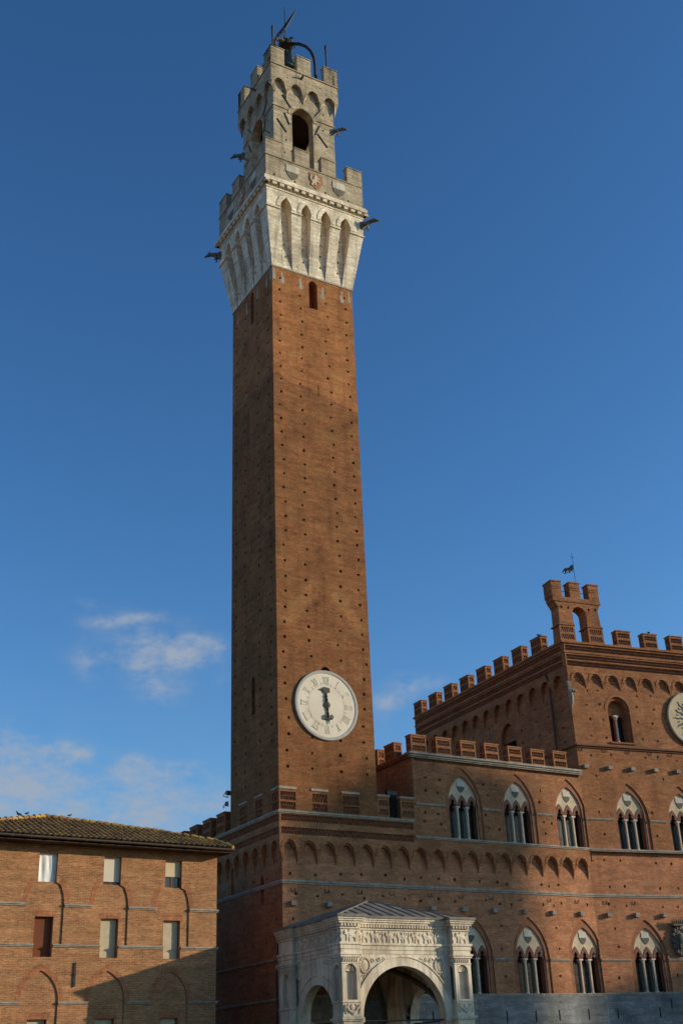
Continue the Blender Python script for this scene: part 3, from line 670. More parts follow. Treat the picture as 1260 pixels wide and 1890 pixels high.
bell = MB(); bell.lathe([(1.12, 0), (1.15, .12), (.98, .5), (.80, 1.0), (.70, 1.6), (.62, 2.1), (.42, 2.35), (.2, 2.45), (.14, 2.9)], n=20)
bo = tag(obj('bell', bell, BRONZE, None, (CC-.1, CC-.2, 66.4, 0), smooth=True), 'large dark green bronze bell hanging at the tower top behind the merlons', 'bell')
m_ = MB(); m_.tube([(0, 0, .9), (.1, 0, .2), (.12, 0, -.15)], [.06, .08, .16], 6); obj('clapper', m_, IRON, bo)
def rod(x, y, z, h, label):
    m_ = MB(); m_.tube([(0, 0, 0), (0, 0, h*.55), (0, 0, h*.6), (0, 0, h*.82), (0, 0, h*.84), (0, 0, h*.93), (0, 0, h*.94), (0, 0, h)], [.075, .075, .095, .085, .13, .12, .05, .02], 8)
    tag(obj('lightning_rod', m_, IRON, None, (x, y, z, 0)), label, 'rod', 'lightning rods on the tower top')
rod(.72, .75, 65.45, 3.0, 'dark metal lightning rod on the front left corner merlon of the tower')
rod(5.9, .55, 65.45, 3.1, 'dark metal lightning rod on the right hand merlon of the tower front')
wv = thing('weather_vane', (CC-.1, CC, 70.4), 'slanting openwork iron weather vane on a thin rod above the bell', 'weather vane')
m_ = MB(); m_.tube([(0, 0, 0), (0, 0, 4.6)], .035, 6); obj('pole', m_, IRON, wv)
m_ = MB(); e_ = Vector((.80, -.46, 0))
def vp(s, h): return tuple(e_*s+Vector((0, 0, h)))
A0 = [vp(-1.05, .3), vp(-.75, 1.1), vp(-.3, 1.75), vp(.15, 2.5), vp(.6, 3.3), vp(1.2, 4.35)]
B0_ = [vp(-1.05, .3), vp(-.55, .95), vp(-.05, 1.7), vp(.35, 2.5), vp(.75, 3.35), vp(1.2, 4.35)]
m_.tube(A0, [.03, .07, .07, .07, .06, .02], 6); m_.tube(B0_, [.03, .07, .07, .07, .06, .02], 6)
for i in range(1, 5): m_.tube([A0[i], B0_[i]], .06, 6); m_.tube([A0[i], B0_[i+1]], .045, 6)
obj('vane_blade', m_, IRON, wv)

# ================================================================== PALACE
P = thing('brick_palace', (20, 3, ZG), 'crenellated brick palace with rows of pointed triple windows beside the tower', 'palace')
AB = R(-9.0275); XB = 24.162
_q = lambda u, d, z: (XB+u*math.cos(AB)-d*math.sin(AB), u*math.sin(AB)+d*math.cos(AB), z, AB)
FBG = _q(-.23, .1, -.08); FBU = _q(-.13, .1, -.08); FBLU = (XB+.1, 0, -.08, -math.pi/2-.045)
FB = (XB, 0, 0, AB); FBL = (XB, 0, 0, -math.pi/2-.045)
FA = (0, 0, 0, 0)
PIT = 1.334; cA = [.66+PIT*k for k in range(18)]
# window kit -------------------------------------------------------------
def window_kit(y=0.):
    s = MB(); op = archpoly(0, 1.17, 0, 2.3, 4.14, 10)
    s.plate(archpoly(0, 1.495, .0, 2.1, 4.69, 10), [(op, .12, False)], .075, .02, sides=False)
    w = obj('window', s, BARCH)
    t = MB(); hs = []
    for c in (-.78, 0, .78): hs.append((archpoly(c, .33, .0, 2.12, 2.80, 6), .05, False))
    t.plate(archpoly(0, 1.175, .0, 2.3, 4.145, 10), hs, .185, .1, sides=False); obj('tympanum', t, PLASTER, w)
    for c in (-.78, 0, .78):
        t = MB(); ring(t, c, .25, .39, 2.05, 2.60, 2.92, .150, .30, 8)
        for sx in (-1, 1): t.tube([(c+sx*.23, .2, 2.25), (c+sx*.12, .2, 2.33), (c+sx*.2, .2, 2.44)], [.06, .07, .04], 5)
        obj('lancet_head', t, BRED, w)
    for a, b in ((-1.172, -1.08), (1.08, 1.172)): t = MB(); t.box(a, b, .20, .62, 0, 2.3); obj('jamb', t, BRED, w)
    for c in (-.39, .39):
        t = MB(); t.lathe([(.14, 0), (.14, .08), (.10, .14), (.075, .2), (.07, 1.0), (.065, 1.84), (.09, 1.86), (.085, 1.9), (.16, 2.06)], (c, .30, 0), 10); t.box(c-.17, c+.17, .13, .46, 2.06, 2.14)
        obj('column', t, COLM, w, smooth=False)
    t = MB(); balzana(t, -.02, 3.86, .62, .80, .145, .19); obj('shield', t, [SHW, SHB], w)
    for i, c in enumerate((-.78, 0, .78)):
        t = MB(); t.box(c-.385, c+.385, .60, .63, .0, 2.95); t.mi = 1
        for k in range(1, 8): t.box(c-.36, c+.36, .588, .598, .36*k, .36*k+.025)
        for k in (-.12, .12): t.box(c+k-.01, c+k+.01, .589, .597, .02, 2.9)
        obj('pane', t, [GLASS, IRON], w)
    return w
WIN_A_UP = [13.72, 18.26, 22.78]; WIN_A_LO = [9.2, 13.77, 18.35, 22.97]
WIN_B_UP = [3.82, 8.28]; WIN_B_LO = [3.86, 8.4]
wproto = window_kit()
def put_window(fr, x, y, z):
    w = copy_part(wproto) if put_window.used else wproto
    put_window.used = True
    c, s = math.cos(fr[3]), math.sin(fr[3])
    w.parent = P; w.location = Vector((fr[0]+x*c-y*s, fr[1]+x*s+y*c, z))-Vector(P.location); w.rotation_euler = (0, 0, fr[3])
put_window.used = False
for x in WIN_A_UP: put_window(FA, x, 0, -.25)
for x in WIN_A_LO: put_window(FA, x, .3, -9.62)
for x in WIN_B_UP: put_window(FB, x, 0, -.28)
for x in WIN_B_LO: put_window(FB, x, .3, -9.60)
def whole(x, z): return (archpoly(x, 1.49, z, z+2.1, z+4.68, 10), .075, False)

def putlogs(cols, rows, avoid, x0=-1e9, x1=1e9, jx=.22, jz=.12):
    out = []
    for x in cols:
        for z in rows:
            a = x+random.uniform(-jx, jx); b = z+random.uniform(-jz, jz)
            if not (x0+.2 < a < x1-.2): continue
            if any(c[0]-.2 < a < c[1]+.2 and c[2]-.2 < b < c[3]+.2 for c in avoid): continue
            out.append((sq(a, b, random.uniform(.12, .19), random.uniform(.13, .20)), .3, True))
    return out
# front, upper sheet (tower base and wing)
bands = [(.02, .19), (.30, .47), (-.54, -.37), (-.85+.0, -.70)]
bz = [(.12, .50), (-.66, -.26)]
hs = [band_hole(.12, 9.6, a, b) for a, b in bz]
hs += [whole(x, -.25) for x in WIN_A_UP]
hs += [band_hole(9.98, 24.0, 4.62, 4.80)]
av = [(x-1.5, x+1.5, -.4, 4.5) for x in WIN_A_UP]
hs += putlogs([10.6, 11.7, 15.6, 16.6, 20.2, 21.0], [.6, 1.35, 2.65, 3.55], av, 9.9, 24.1)
mb = MB(); ctable(mb, 0, 24.155, cA, .44, -1.46, -.99, 0, .3, -2.38, hs, .3, [(24.155, 4.84), (9.82, 4.84), (9.82, .68), (0, .68)])
for a, b in bz: teeth(mb, .12, 9.6, a, b, 0, .10)
teeth(mb, 9.98, 24.0, 4.62, 4.80, 0, .10, rows=1)
obj('upper_wall', mb, [BP, BTEETH], P, FA)
for c in cA: mb = MB(); ring(mb, c, .44, .56, -1.46, -.99, -.86, -.035, .02, 8); ring(mb, c, .33, .445, -1.46, -1.1, -.985, .08, .3, 8); obj('corbel_arch', mb, BP, P, FA)
# front, lower sheet
cols = [1.0, 2.7, 4.3, 5.9, 7.4, 8.7, 10.2, 11.6, 12.6, 14.9, 16.1, 16.9, 19.6, 20.6, 21.4, 23.8]
av = [(x-1.6, x+1.6, -9.8, -4.8) for x in WIN_A_LO]+[(.3, 24, -3.55, -3.2), (0, 24, -7.75, -7.45), (-1, 25, -4.95, -4.45)]
hs = putlogs(cols, [-2.85, -4.1, -5.5, -6.9, -8.55], av, .3, 24.1)
hs += [(sq(x+.1, z, .14, .16), .3, True) for x, z in [(1.5, -3.05), (3.2, -3.1), (6.4, -3.0)] if False]
hs += [whole(x, -9.62) for x in WIN_A_LO]
mb = MB(); mb.plate(rect(.3, 24.2, -9.70, -.75), hs, .3, .3, ends=False)
obj('lower_wall', mb, BPL, P, FA)
sl = [(10.35, -10.9), (15.9, -10.95), (18.2, -10.93), (20.1, -10.9), (22.55, -10.88)]
mb = MB(); mb.plate(rect(.26, 24.2, ZG-1.5, -9.72), [(rect(x-.06, x+.06, z-.32, z+.32), .4, True) for x, z in sl], .26, .3)
obj('stone_base', mb, GREYST, P, FA)
# left side (street side)
hs = [band_hole(-16.8, -.12, a, b) for a, b in bz]
cL = [-.66-1.33*k for k in range(12)][::-1]
mb = MB(); ctable(mb, -17, 0, cL, .44, -1.46, -.99, .68, .3, -2.38, hs, .3)
mb.plate(rect(-17, -.3, ZG-1.5, -.75), [(archpoly(-3.0, .25, -4.4, -3.2, -2.6), .4, True), (archpoly(-7.2, .3, -3.2, -1.9, -1.5), .12, True)]+putlogs([-1.1, -2.4, -4.2, -5.6], [-2.9, -4.3, -5.5, -6.6, -8.4, -9.4], [(-3.5, -2.6, -5, -2)], -17, -.3), .3, .3, ends=False)
for a, b in bz: teeth(mb, -16.8, -.12, a, b, 0, .10)
obj('side_wall', mb, [BP, BTEETH], P, FL)
for c in cL: mb = MB(); ring(mb, c, .44, .56, -1.46, -.99, -.86, -.035, .02, 8); obj('corbel_arch', mb, BP, P, FL)
# string courses
def course(x0, x1, z0, z1, y0, fr, m=TRIM, name='string_course', steps=2):
    mb = MB(); h = (z1-z0)
    mb.box(x0, x1, y0-.10, y0+.05, z0+h*.45, z1); mb.box(x0+.002, x1-.002, y0-.055, y0+.05, z0, z0+h*.449)
    return obj(name, mb, m, P, fr)
course(-.10, 9.72, .56, .74, 0, FA); course(-17, .04, .56, .74, 0, FL)
course(.24, 24.2, -3.50, -3.28, .3, FA); course(-17, -.22, -3.50, -3.28, .3, FL); course(-17, -.22, -7.75, -7.62, .3, FL); course(-17, -.22, -9.9, -9.75, .3, FL)
course(9.72, 24.15, -.42, -.25, 0, FA)
def between(ws, x0, x1, hw=1.49):
    e = [x0]+[q for w in sorted(ws) for q in (w-hw, w+hw)]+[x1]
    return [(a, b) for a, b in zip(e[::2], e[1::2]) if b-a > .05]
for a, b in between(WIN_A_UP, 9.9, 24.15): course(a, b, 1.72, 1.86, 0, FA)
for a, b in between(WIN_A_LO, .3, 24.2): course(a, b, -7.65, -7.50, .3, FA)
course(.2, 24.2, -9.76, -9.60, .3, FA)
for a, b in between(WIN_B_UP, 0, 14): course(a, b, 1.68, 1.82, 0, FB)
for a, b in between(WIN_B_LO, 0, 14): course(a, b, -7.63, -7.48, .3, FB)
course(-.02, 14, -.46, -.28, 0, FB); course(-.02, 14, -3.50, -3.28, .3, FB); course(-.0, 14, -9.74, -9.58, .3, FB)
# wing cornice and merlons
mb = MB()
mb.box(9.66, 24.2, -.06, .1, 4.83, 4.91); mb.box(9.60, 24.2, -.14, .1, 4.912, 5.03); mb.box(9.52, 24.2, -.24, .5, 5.032, 5.17)
obj('cornice', mb, TRIM, P, FA)
FW = (9.812, 0.004, 0, -math.pi/2)
mb = MB(); mb.plate(rect(-13, -.0, .70, 4.84), [(rect(-5.4, -4.5, 1.2, 3.0), .3, True)], 0, .3, ends=False)
obj('return_wall', mb, BP, P, FW)
mb = MB(); mb.box(-13, .0, -.10, .1, 4.86, 4.96); mb.box(-13, .1, -.18, .1, 4.962, 5.06); mb.box(-13, .2, -.22, .5, 5.064, 5.155)
obj('cornice', mb, BP, P, FW)
def merlon(w, h, th, fr, x, z, mat_=None, rows=2, name='merlon', parent=None, y=0.):
    key = (w, h, th, rows)
    parent = parent or P
    c, s = math.cos(fr[3]), math.sin(fr[3]); loc = Vector((fr[0]+x*c-y*s, fr[1]+x*s+y*c, z))
    if key in merlon.kit:
        o = copy_part(merlon.kit[key], loc-Vector(P.location), fr[3]+random.uniform(-.008, .008), parent); o.scale = (random.uniform(.97, 1.02), 1, random.uniform(.965, 1.02)); return o
    b = MB()
    zs = [h*.12, h*.55]
    for k in range(4):
        ww, dd = (w, th) if k % 2 == 0 else (th, w)
        b.M = Matrix.Translation((w/2, th/2, 0)) @ Matrix.Rotation(k*math.pi/2, 4, 'Z')
        b.plate(rect(-ww/2, ww/2, 0, h-.09), [band_hole(-ww/2+.1, ww/2-.1, zz, zz+h*.27, .07) for zz in zs], -dd/2, .05, sides=False)
        for zz in zs: teeth(b, -ww/2+.1, ww/2-.1, zz, zz+h*.27, -dd/2, .07, .17)
    b.M = Matrix.Translation((w/2, th/2, 0)); b.box(-w/2-.04, w/2+.04, -th/2-.04, th/2+.04, h-.092, h)
    o = obj(name, b, [BP, BTEETH], parent); o.location = loc-Vector(P.location); o.rotation_euler = (0, 0, fr[3])
    merlon.kit[key] = o
    return o
merlon.kit = {}
for k in range(7): merlon(1.22, 1.22, .62, FA, 9.84+2.005*k, 5.17)
for k in (1, 2, 3): merlon(1.22, 1.22, .62, FW, -1.2-2.1*k, 5.16)
# terrace between tower and wing
merlon(.86, 1.33, .5, FA, 6.99+.02, .74); merlon(1.1, 1.33, .5, FA, 8.72, .74)
for a, b in ((6.98, 7.92), (8.68, 9.84)):
    m_ = MB(); m_.box(a, b, -.05, .56, 2.07, 2.18); obj('merlon_cap', m_, TRIM, P, FA)
m_ = MB(); m_.box(7.95, 8.66, .35, .5, .75, 2.6)
gt = obj('terrace_gate', m_, DARK, P, FA)
m_ = MB()
for k in range(7): m_.tube([(8.0+k*.1, .28, .75), (8.0+k*.1, .28, 2.3)], .018, 5)
m_.box(7.93, 8.68, .25, .31, 2.3, 2.55); obj('iron_bar', m_, IRON, gt)
for k, far in enumerate((9.2, 11.5, 13.8, 16.1)): merlon(1.3, 1.42, .62, FL, -far, .74)
mb = MB(); mb.add([(.3, .3, .66), (9.9, .3, .66), (9.9, 17, .66), (.3, 17, .66)], [(0,1,2,3)]); mb.add([(9.9, .3, 5.1), (24.5, .3, 5.1), (24.5, 22, 5.1), (9.9, 22, 5.1)], [(0,1,2,3)])
obj('terrace_floor', mb, BP, P, FA)
mb = MB(); mb.add([(.2, 17, ZG), (.2, 17, .7), (24, 17, .7), (24, 17, ZG)], [(0,1,2,3)]); obj('rear_wall', mb, BP, P, FA)

# central block
BW = 14.0
cB = [.90+1.49*k for k in range(9)]
hs = [whole(x, -.28) for x in WIN_B_UP]
bi = archpoly(4.02, .98, 7.42, 9.86, 10.92, 10); hs += [(bi, .14, False)]
av = [(x-1.6, x+1.6, -.5, 4.6) for x in WIN_B_UP]+[(x-1.6, x+1.6, -9.8, -4.8) for x in WIN_B_LO]+[(2.9, 5.2, 7.0, 11.2), (8.0, 13, 7, 12), (-1, 15, -.6, -.2), (-1, 15, -3.6, -3.2), (-1, 15, 6.8, 7.2), (-1, 15, 5.3, 5.65), (-1, 15, -4.9, -4.5), (4.9, 7.2, -7.6, -4.9), (-1, 15, 1.6, 1.9), (-1, 15, -7.7, -7.4)]
hs += putlogs([1.35, 2.65, 5.7, 7.0, 8.6, 10.5, 12.6], [11.2, 10.2, 9.1, 7.75, 6.4, 4.75, 3.3, 2.3, .8], av, .1, BW)
mb = MB(); mb.plate(rect(0, BW, -.45, 12.9), hs, 0, .3, ends=False); obj('block_wall', mb, BP, P, FB)
hs = [whole(x, -9.60) for x in WIN_B_LO]+putlogs([1.35, 2.65, 5.7, 7.0, 8.6, 10.5, 12.6], [-1.1, -2.8, -4.0, -5.5, -6.6, -8.6], av, .1, BW)
mb = MB(); mb.plate(rect(-.04, BW, -9.70, -.40), hs, .3, .3, ends=False); obj('block_lower_wall', mb, BPL, P, FB)
mb = MB(); mb.plate(rect(-.0, BW, ZG-1.5, -9.72), [(rect(x-.06, x+.06, z-.32, z+.32), .4, True) for x, z in [(.15+.6, -10.85), (4.05, -10.85), (5.05, -10.3), (6.4, -10.75)]], .26, .3, ends=False); obj('stone_base', mb, GREYST, P, FB)
m_ = MB(); m_.prism([(4.1, -13.5), (4.1, -12.35), (5.0, -11.85), (5.9, -12.35), (5.9, -13.5)], -.12, 0); obj('doorway_gable', m_, IRON, P, FB)
# block upper sheet with arches, ledges and dogtooth rows
rz_ = [(14.30, 14.70), (13.60, 13.98), (13.08, 13.46)]
hs = [band_hole(.12, BW, a, b) for a, b in rz_]
mb = MB(); ctable(mb, -.07, BW, cB, .50, 12.05, 12.58, 15.0, .3, 11.1, hs, 0.)
for a, b in rz_: teeth(mb, .12, BW, a, b, -.3, .10)
obj('block_upper_wall', mb, [BP, BTEETH], P, FBU)
for c in cB: mb = MB(); ring(mb, c, .50, .63, 12.05, 12.58, 12.72, -.335, -.28, 8); ring(mb, c, .39, .505, 12.05, 12.46, 12.575, -.22, 0, 8); obj('corbel_arch', mb, BP, P, FBU)
for q_ in [(-.22, BW, -.42, -.28, 14.86, 15.02), (-.16, BW, -.36, -.28, 14.10, 14.24), (-.135, BW, -.335, -.28, 13.50, 13.56)]: mb = MB(); mb.box(*q_); obj('ledge', mb, BP, P, FBU)
mb = MB(); mb.box(-.06, BW, -.22, .05, 6.98, 7.12); mb.box(-.03, BW, -.10, .05, 6.86, 6.978); obj('balcony_ledge', mb, BRED, P, FB)
for k in range(4): merlon(1.24, 1.30, .62, FBU, 2.42+2.43*k+2.43, 14.94, y=-.3)
# left side of the block
cBL = [-.95-1.60*k for k in range(13)][::-1]
bl_w = archpoly(-8.3, 1.0, 7.0, 9.7, 10.9, 8)
hs = [band_hole(-21.7, -.12, a, b) for a, b in rz_]
mb = MB(); ctable(mb, -21.8, .29, cBL, .50, 12.05, 12.58, 15.0, .3, 11.1, hs, 0.)
mb.plate(rect(-21.5, 0, -1, 12.9), [(bl_w, .35, True)]+putlogs([-1.4, -2.9, -4.4, -6.3, -11, -13, -16], [11.0, 9.9, 8.8, 7.6], [(-9.6, -7, 6, 11.3)], -21, 0), 0, .3, ends=False)
for a, b in rz_: teeth(mb, -21.7, -.12, a, b, -.3, .10)
obj('block_side_wall', mb, [BP, BTEETH], P, FBLU)
for c in cBL: mb = MB(); ring(mb, c, .50, .63, 12.05, 12.58, 12.72, -.335, -.28, 8); obj('corbel_arch', mb, BP, P, FBLU)
for q_ in [(-21.9, .30, -.43, -.28, 14.862, 15.022), (-21.8, .29, -.365, -.28, 14.102, 14.242), (-21.8, .05, -.23, .05, 7.102, 7.242)]: mb = MB(); mb.box(*q_); obj('ledge', mb, BP, P, FBLU)
for k in range(8): merlon(1.34, 1.30, .62, FBLU, -3.74-2.58*k, 14.94, y=-.3)
m_ = MB(); m_.box(-9.0, -7.6, .22, .3, 7.0, 9.3); obj('side_window_shutter', m_, DARK, P, FBL)
m_ = MB(); m_.tube([(-2.15, -.38, 13.0), (-2.15, -.10, 12.2), (-2.2, -.10, 7.1)], .075, 8); obj('downpipe', m_, PIPE, P, FBL)
mb = MB(); mb.add([(24.3, .2, 14.86), (37.8, -2.0, 14.86), (41, 19, 14.86), (25.4, 21.2, 14.86)], [(0,1,2,3)]); mb.add([(25.1, 21.4, -1), (25.1, 21.4, 15), (41, 19, 15), (41, 19, -1)], [(0,1,2,3)]); mb.add([(37.99, -2.2, ZG), (37.99, -2.2, 15), (41, 19, 15), (41, 19, ZG)], [(0,1,2,3)])
obj('block_roof', mb, BP, P, FA)
# two-light round window of the block
s = MB(); s.plate(archpoly(4.02, .99, 7.42, 9.86, 10.93, 10), [(archpoly(4.02, .82, 7.42, 9.86, 10.68, 10), .50, False)], .14, .02, sides=False)
bw = obj('round_window', s, BP, P, FB)
t = MB(); t.plate(archpoly(4.02, .83, 7.42, 9.86, 10.69, 10), [(archpoly(3.63, .31, 7.5, 9.3, 9.62, 6), .2, False), (archpoly(4.41, .31, 7.5, 9.3, 9.62, 6), .2, False)], .60, .1, sides=False); obj('tympanum', t, BP, bw)
t = MB(); t.lathe([(.16, 0), (.16, .1), (.09, .2), (.08, 1.7), (.10, 1.75), (.2, 1.98)], (4.02, .5, 7.5), 10); t.box(3.80, 4.24, .34, .66, 9.48, 9.58); obj('column', t, COLM, bw)
t = MB(); t.box(3.2, 4.9, .80, .83, 7.45, 9.7); obj('pane', t, GLASS, bw)
t = MB(); ring(t, 4.02, .985, 1.16, 9.86, 10.92, 11.12, -.03, .03, 12); obj('arch_surround', t, BARCH, bw)
t = MB(); t.add([(3.0, -.02, 7.42), (5.05, -.02, 7.42), (5.0, .6, 7.62), (3.05, .6, 7.62)], [(0,1,2,3)]); t.box(2.95, 5.1, -.12, .02, 7.3, 7.42); obj('sill', t, BP, bw)
# big round sun monogram disc (only its left part is in the picture)
mb = MB(); mb.M = Matrix.Translation((10.35, 0, 9.55)) @ Matrix.Rotation(math.pi/2, 4, 'X'); mb.lathe([(2.05, -.02), (2.10, .16), (2.03, .21), (1.96, .21), (1.94, .18), (0, .18)], n=64)
ds = obj('sun_disc', mb, DISC, P, FB)
mb = MB()
for k in range(14):
    mb = MB(); a = 2*math.pi*k/14; pts = []
    for i in range(7):
        r_ = .62+.19*i*(1.15 if k % 2 else 1.0)*.8; w_ = .06*math.sin(i*2.2+k); pts.append((10.35+r_*math.cos(a)-w_*math.sin(a), -.195, 9.55+r_*math.sin(a)+w_*math.cos(a)))
    mb.tube(pts, [.045, .045, .04, .04, .035, .03, .012], 5)
    a2 = a+.2; mb.tube([(10.35+1.1*math.cos(a2), -.195, 9.55+1.1*math.sin(a2)), (10.35+1.22*math.cos(a2+.05), -.195, 9.55+1.22*math.sin(a2+.05)), (10.35+1.34*math.cos(a2), -.195, 9.55+1.34*math.sin(a2))], [.03, .03, .01], 5)
    obj('sun_ray', mb, RAYM, ds)
mb = MB(); mb.M = Matrix.Translation((10.35, 0, 9.55)) @ Matrix.Rotation(math.pi/2, 4, 'X'); mb.lathe([(.62, .16), (.62, .22), (.56, .24), (0, .24)], n=40); obj('blue_centre', mb, BLUE, ds)
# stone wolf on its bracket at the corner
st = MB(); st.add([(-.32, -.30, 11.95), (.32, -.36, 11.95), (.32, .1, 11.95), (-.32, .1, 11.95), (.0, -.05, 11.2)], [(0,1,2,3), (1,0,4), (2,1,4), (0,3,4)])
st.tube([(-.05, -.12, 9.65), (-.03, -.22, 10.0), (-.05, -.3, 10.5), (-.10, -.32, 10.85)], [.10, .2, .26, .26], 8)
st.blob((-.12, -.35, 11.0), (.30, .28, .22)); st.tube([(-.0, -.5, 11.05), (.3, -.62, 11.0), (.5, -.66, 10.9)], [.17, .14, .08], 8)
for s_ in (-.2, .1): st.tube([(s_-.1, -.4, 11.1), (s_-.14, -.42, 11.32)], [.08, .02], 5)
st.v = [(x*.72-.02, y*.72-.02, 10.8+(z-10.8)*.85) for x, y, z in st.v]; obj('corner_wolf', st, TRIM, P, FB, smooth=False)
# coat of arms
ca = MB(); ca.M = Matrix.Translation((6.4, .2, -6.35))
ca.blob((0, 0, 0), (.46, .24, .80), 14, 9)
for k in range(14):
    a = 2*math.pi*k/14; ca.blob((.52*math.cos(a), -.05, .86*math.sin(a)), (.15, .16, .17), 7, 5)
ca.blob((0, -.3, .1), (.2, .12, .42), 8, 6); ca.blob((-.13, -.28, -.35), (.12, .1, .2), 7, 5); ca.blob((.14, -.28, -.3), (.12, .1, .24), 7, 5)
ca.box(-.48, .48, -.32, .1, .98, 1.10)
for k in range(7): ca.tube([(-.48+.16*k, -.18, 1.08), (-.53+.177*k, -.30, 1.30), (-.53+.177*k, -.26, 1.46)], [.08, .06, .02], 5)
ca.tube([(0, 0, -.85), (0, -.1, -1.0)], [.2, .1], 8)
obj('coat_of_arms', ca, GARG, P, FB, smooth=False)
# small stone blocks standing out of the wall
def blocks(fr, xs, z, y):
    for x in xs:
        m_ = MB(); m_.box(x-.17, x+.17, y-.26, y+.05, z-.13, z+.13); obj('stone_bracket', m_, TRIM, P, fr)
blocks(FA, [.95, 3.37, 10.8, 13.2, 15.63, 18.07, 20.47, 22.9], -4.63, .3); blocks(FB, [1.0, 3.25, 5.5], -4.66, .3); blocks(FB, [.5, 2.5, 4.43, 6.42, 8.37], 5.46, 0)
# iron hooks
def hook(fr, x, z, y):
    mb = MB(); mb.tube([(x-.13, y-.01, z+.18), (x-.13, y-.05, z), (x+.13, y-.05, z), (x+.13, y-.02, z+.2)], .02, 5); obj('iron_hook', mb, IRON, P, fr)
for q in [1.0, 3.3, 5.6, 7.9, 10.7, 13.1, 15.5, 17.9, 20.3, 22.7]: hook(FA, q, -3.93, .3)
for q in [.9, 3.2]: hook(FB, q, -3.93, .3)
for q in [.3, 2.3, 4.3, 6.2, 8.0]: hook(FB, q, 6.62, 0)
# bell gable on the corner of the block
mb = MB()
GD = 1.06
o_ = [(-.06, 15.02), (1.2, 15.02)]+[(1.26, 16.3)]+arc(1.86, .60, 17.3, .60, 8)+[(2.46, 16.3)]+[(2.46, 15.02), (3.72, 15.02), (3.66, 16.3), (3.55, 17.75), (3.86, 18.35), (3.86, 18.62), (-.30, 18.62), (-.30, 18.35), (.06, 17.75), (.02, 16.3)]
hs = [(sq(x, z, .17, .2), .3, True) for x, z in [(.35, 17.75), (.95, 17.75), (2.75, 17.75), (3.35, 17.8)]]
mb.plate(o_, hs, -.3, GD)
mb.M = Matrix.Translation((3.56, 0, 0)) @ Matrix.Rotation(math.pi, 4, 'Z') @ Matrix.Translation((0, 0, 0)); mb.plate([(3.56-x, z) for x, z in o_], [], -GD+.3, .02, sides=False)
gab = obj('bell_gable', mb, BP, P, FBG)
for x0 in (-.06, 2.42):
    m_ = MB(); gz_ = [(15.16, 15.54), (15.74, 16.12)]
    m_.plate(rect(x0-.04, x0+1.30, 15.02, 16.28), [band_hole(x0+.1, x0+1.15, z, z2, .05) for z, z2 in gz_], -.36, .05)
    m_.box(x0-.08, x0+1.34, -.42, .82, 16.28, 16.38)
    for z, z2 in gz_: teeth(m_, x0+.1, x0+1.15, z, z2, -.36, .05, .17)
    obj('gable_pier', m_, [BP, BTEETH], gab)
mb = MB(); mb.box(-.33, 3.89, -.36, -.28, 18.22, 18.34); obj('gable_band', mb, BTEETH, gab)
for x0, x1 in ((-.33, .56), (1.27, 2.2), (2.95, 3.86)):
    m_ = MB(); dp = .86 if x0 < 0 else .45; m_.box(x0, x1, -.3, dp, 18.62, 19.84); m_.box(x0-.05, x1+.05, -.35, dp+.05, 19.84, 19.93)
    m_.box(x0+.1, x1-.06, -.33, -.29, 19.25, 19.32); m_.box(x0+.1, x1-.06, -.33, -.29, 19.42, 19.49)
    obj('gable_merlon', m_, BP, gab)
m_ = MB(); m_.tube([(-.1, .05, 19.2), (3.7, .05, 19.2)], .022, 5); obj('tie_rod', m_, IRON, gab)

# ================================================================== CHAPEL
K = thing('chapel_loggia', (3.8, -3.6, ZG), 'white marble loggia with round arches and a grey lead roof at the tower foot', 'chapel')
CX0, CX1, CYF, CYB = -.28, 7.88, -7.42, .0
pr = [(-.28, .80, -7.42, -6.34), (6.80, 7.88, -7.42, -6.34), (-.28, .80, -1.95, -.25), (6.80, 7.88, -1.95, -.25)]
def pier_poly(mb, o, z0, z1):
    for a, b, c, d in pr: mb.box(a-o, b+o, c-o, d+(o if d < -1 else 0), z0-.003, z1+.003)
def layer(mb, o, z0, z1):
    mb.box(.05-o, 7.55+o, -7.0-o, .2, z0, z1); pier_poly(mb, o, z0, z1)
ent = MB()
layer(ent, .03, -8.10, -7.90); layer(ent, .07, -7.90, -7.68); layer(ent, .13, -7.68, -7.57); layer(ent, .0, -7.57, -6.90); layer(ent, .07, -6.90, -6.83); layer(ent, .04, -6.83, -6.63)
layer(ent, .17, -6.63, -6.52); layer(ent, .24, -6.52, -6.42); layer(ent, .30, -6.42, -6.33)
# dentils
mb = ent
def drow(x0, x1, y, fn):
    n_ = int((x1-x0)/.17)
    for i in range(n_): fn(x0+(x1-x0)*i/n_, x0+(x1-x0)*i/n_+.10, y)
fy = lambda a, b, y: mb.box(a, b, y-.14, y, -6.79, -6.65)
drow(.85, 6.75, -7.03, fy); drow(-.33, .86, -7.46, fy); drow(6.76, 7.93, -7.46, fy)
fx = lambda a, b, x: mb.box(x-.14, x, a, b, -6.79, -6.65)
drow(-6.28, -2.0, .01, fx); drow(-7.40, -6.3, -.32, fx); drow(-1.95, -.25, -.32, fx)
en = obj('entablature', ent, MARBLE, K, FA)
mb = MB(); layer(mb, .36, -6.33, -6.20); obj('gutter_edge', mb, LEAD, en)
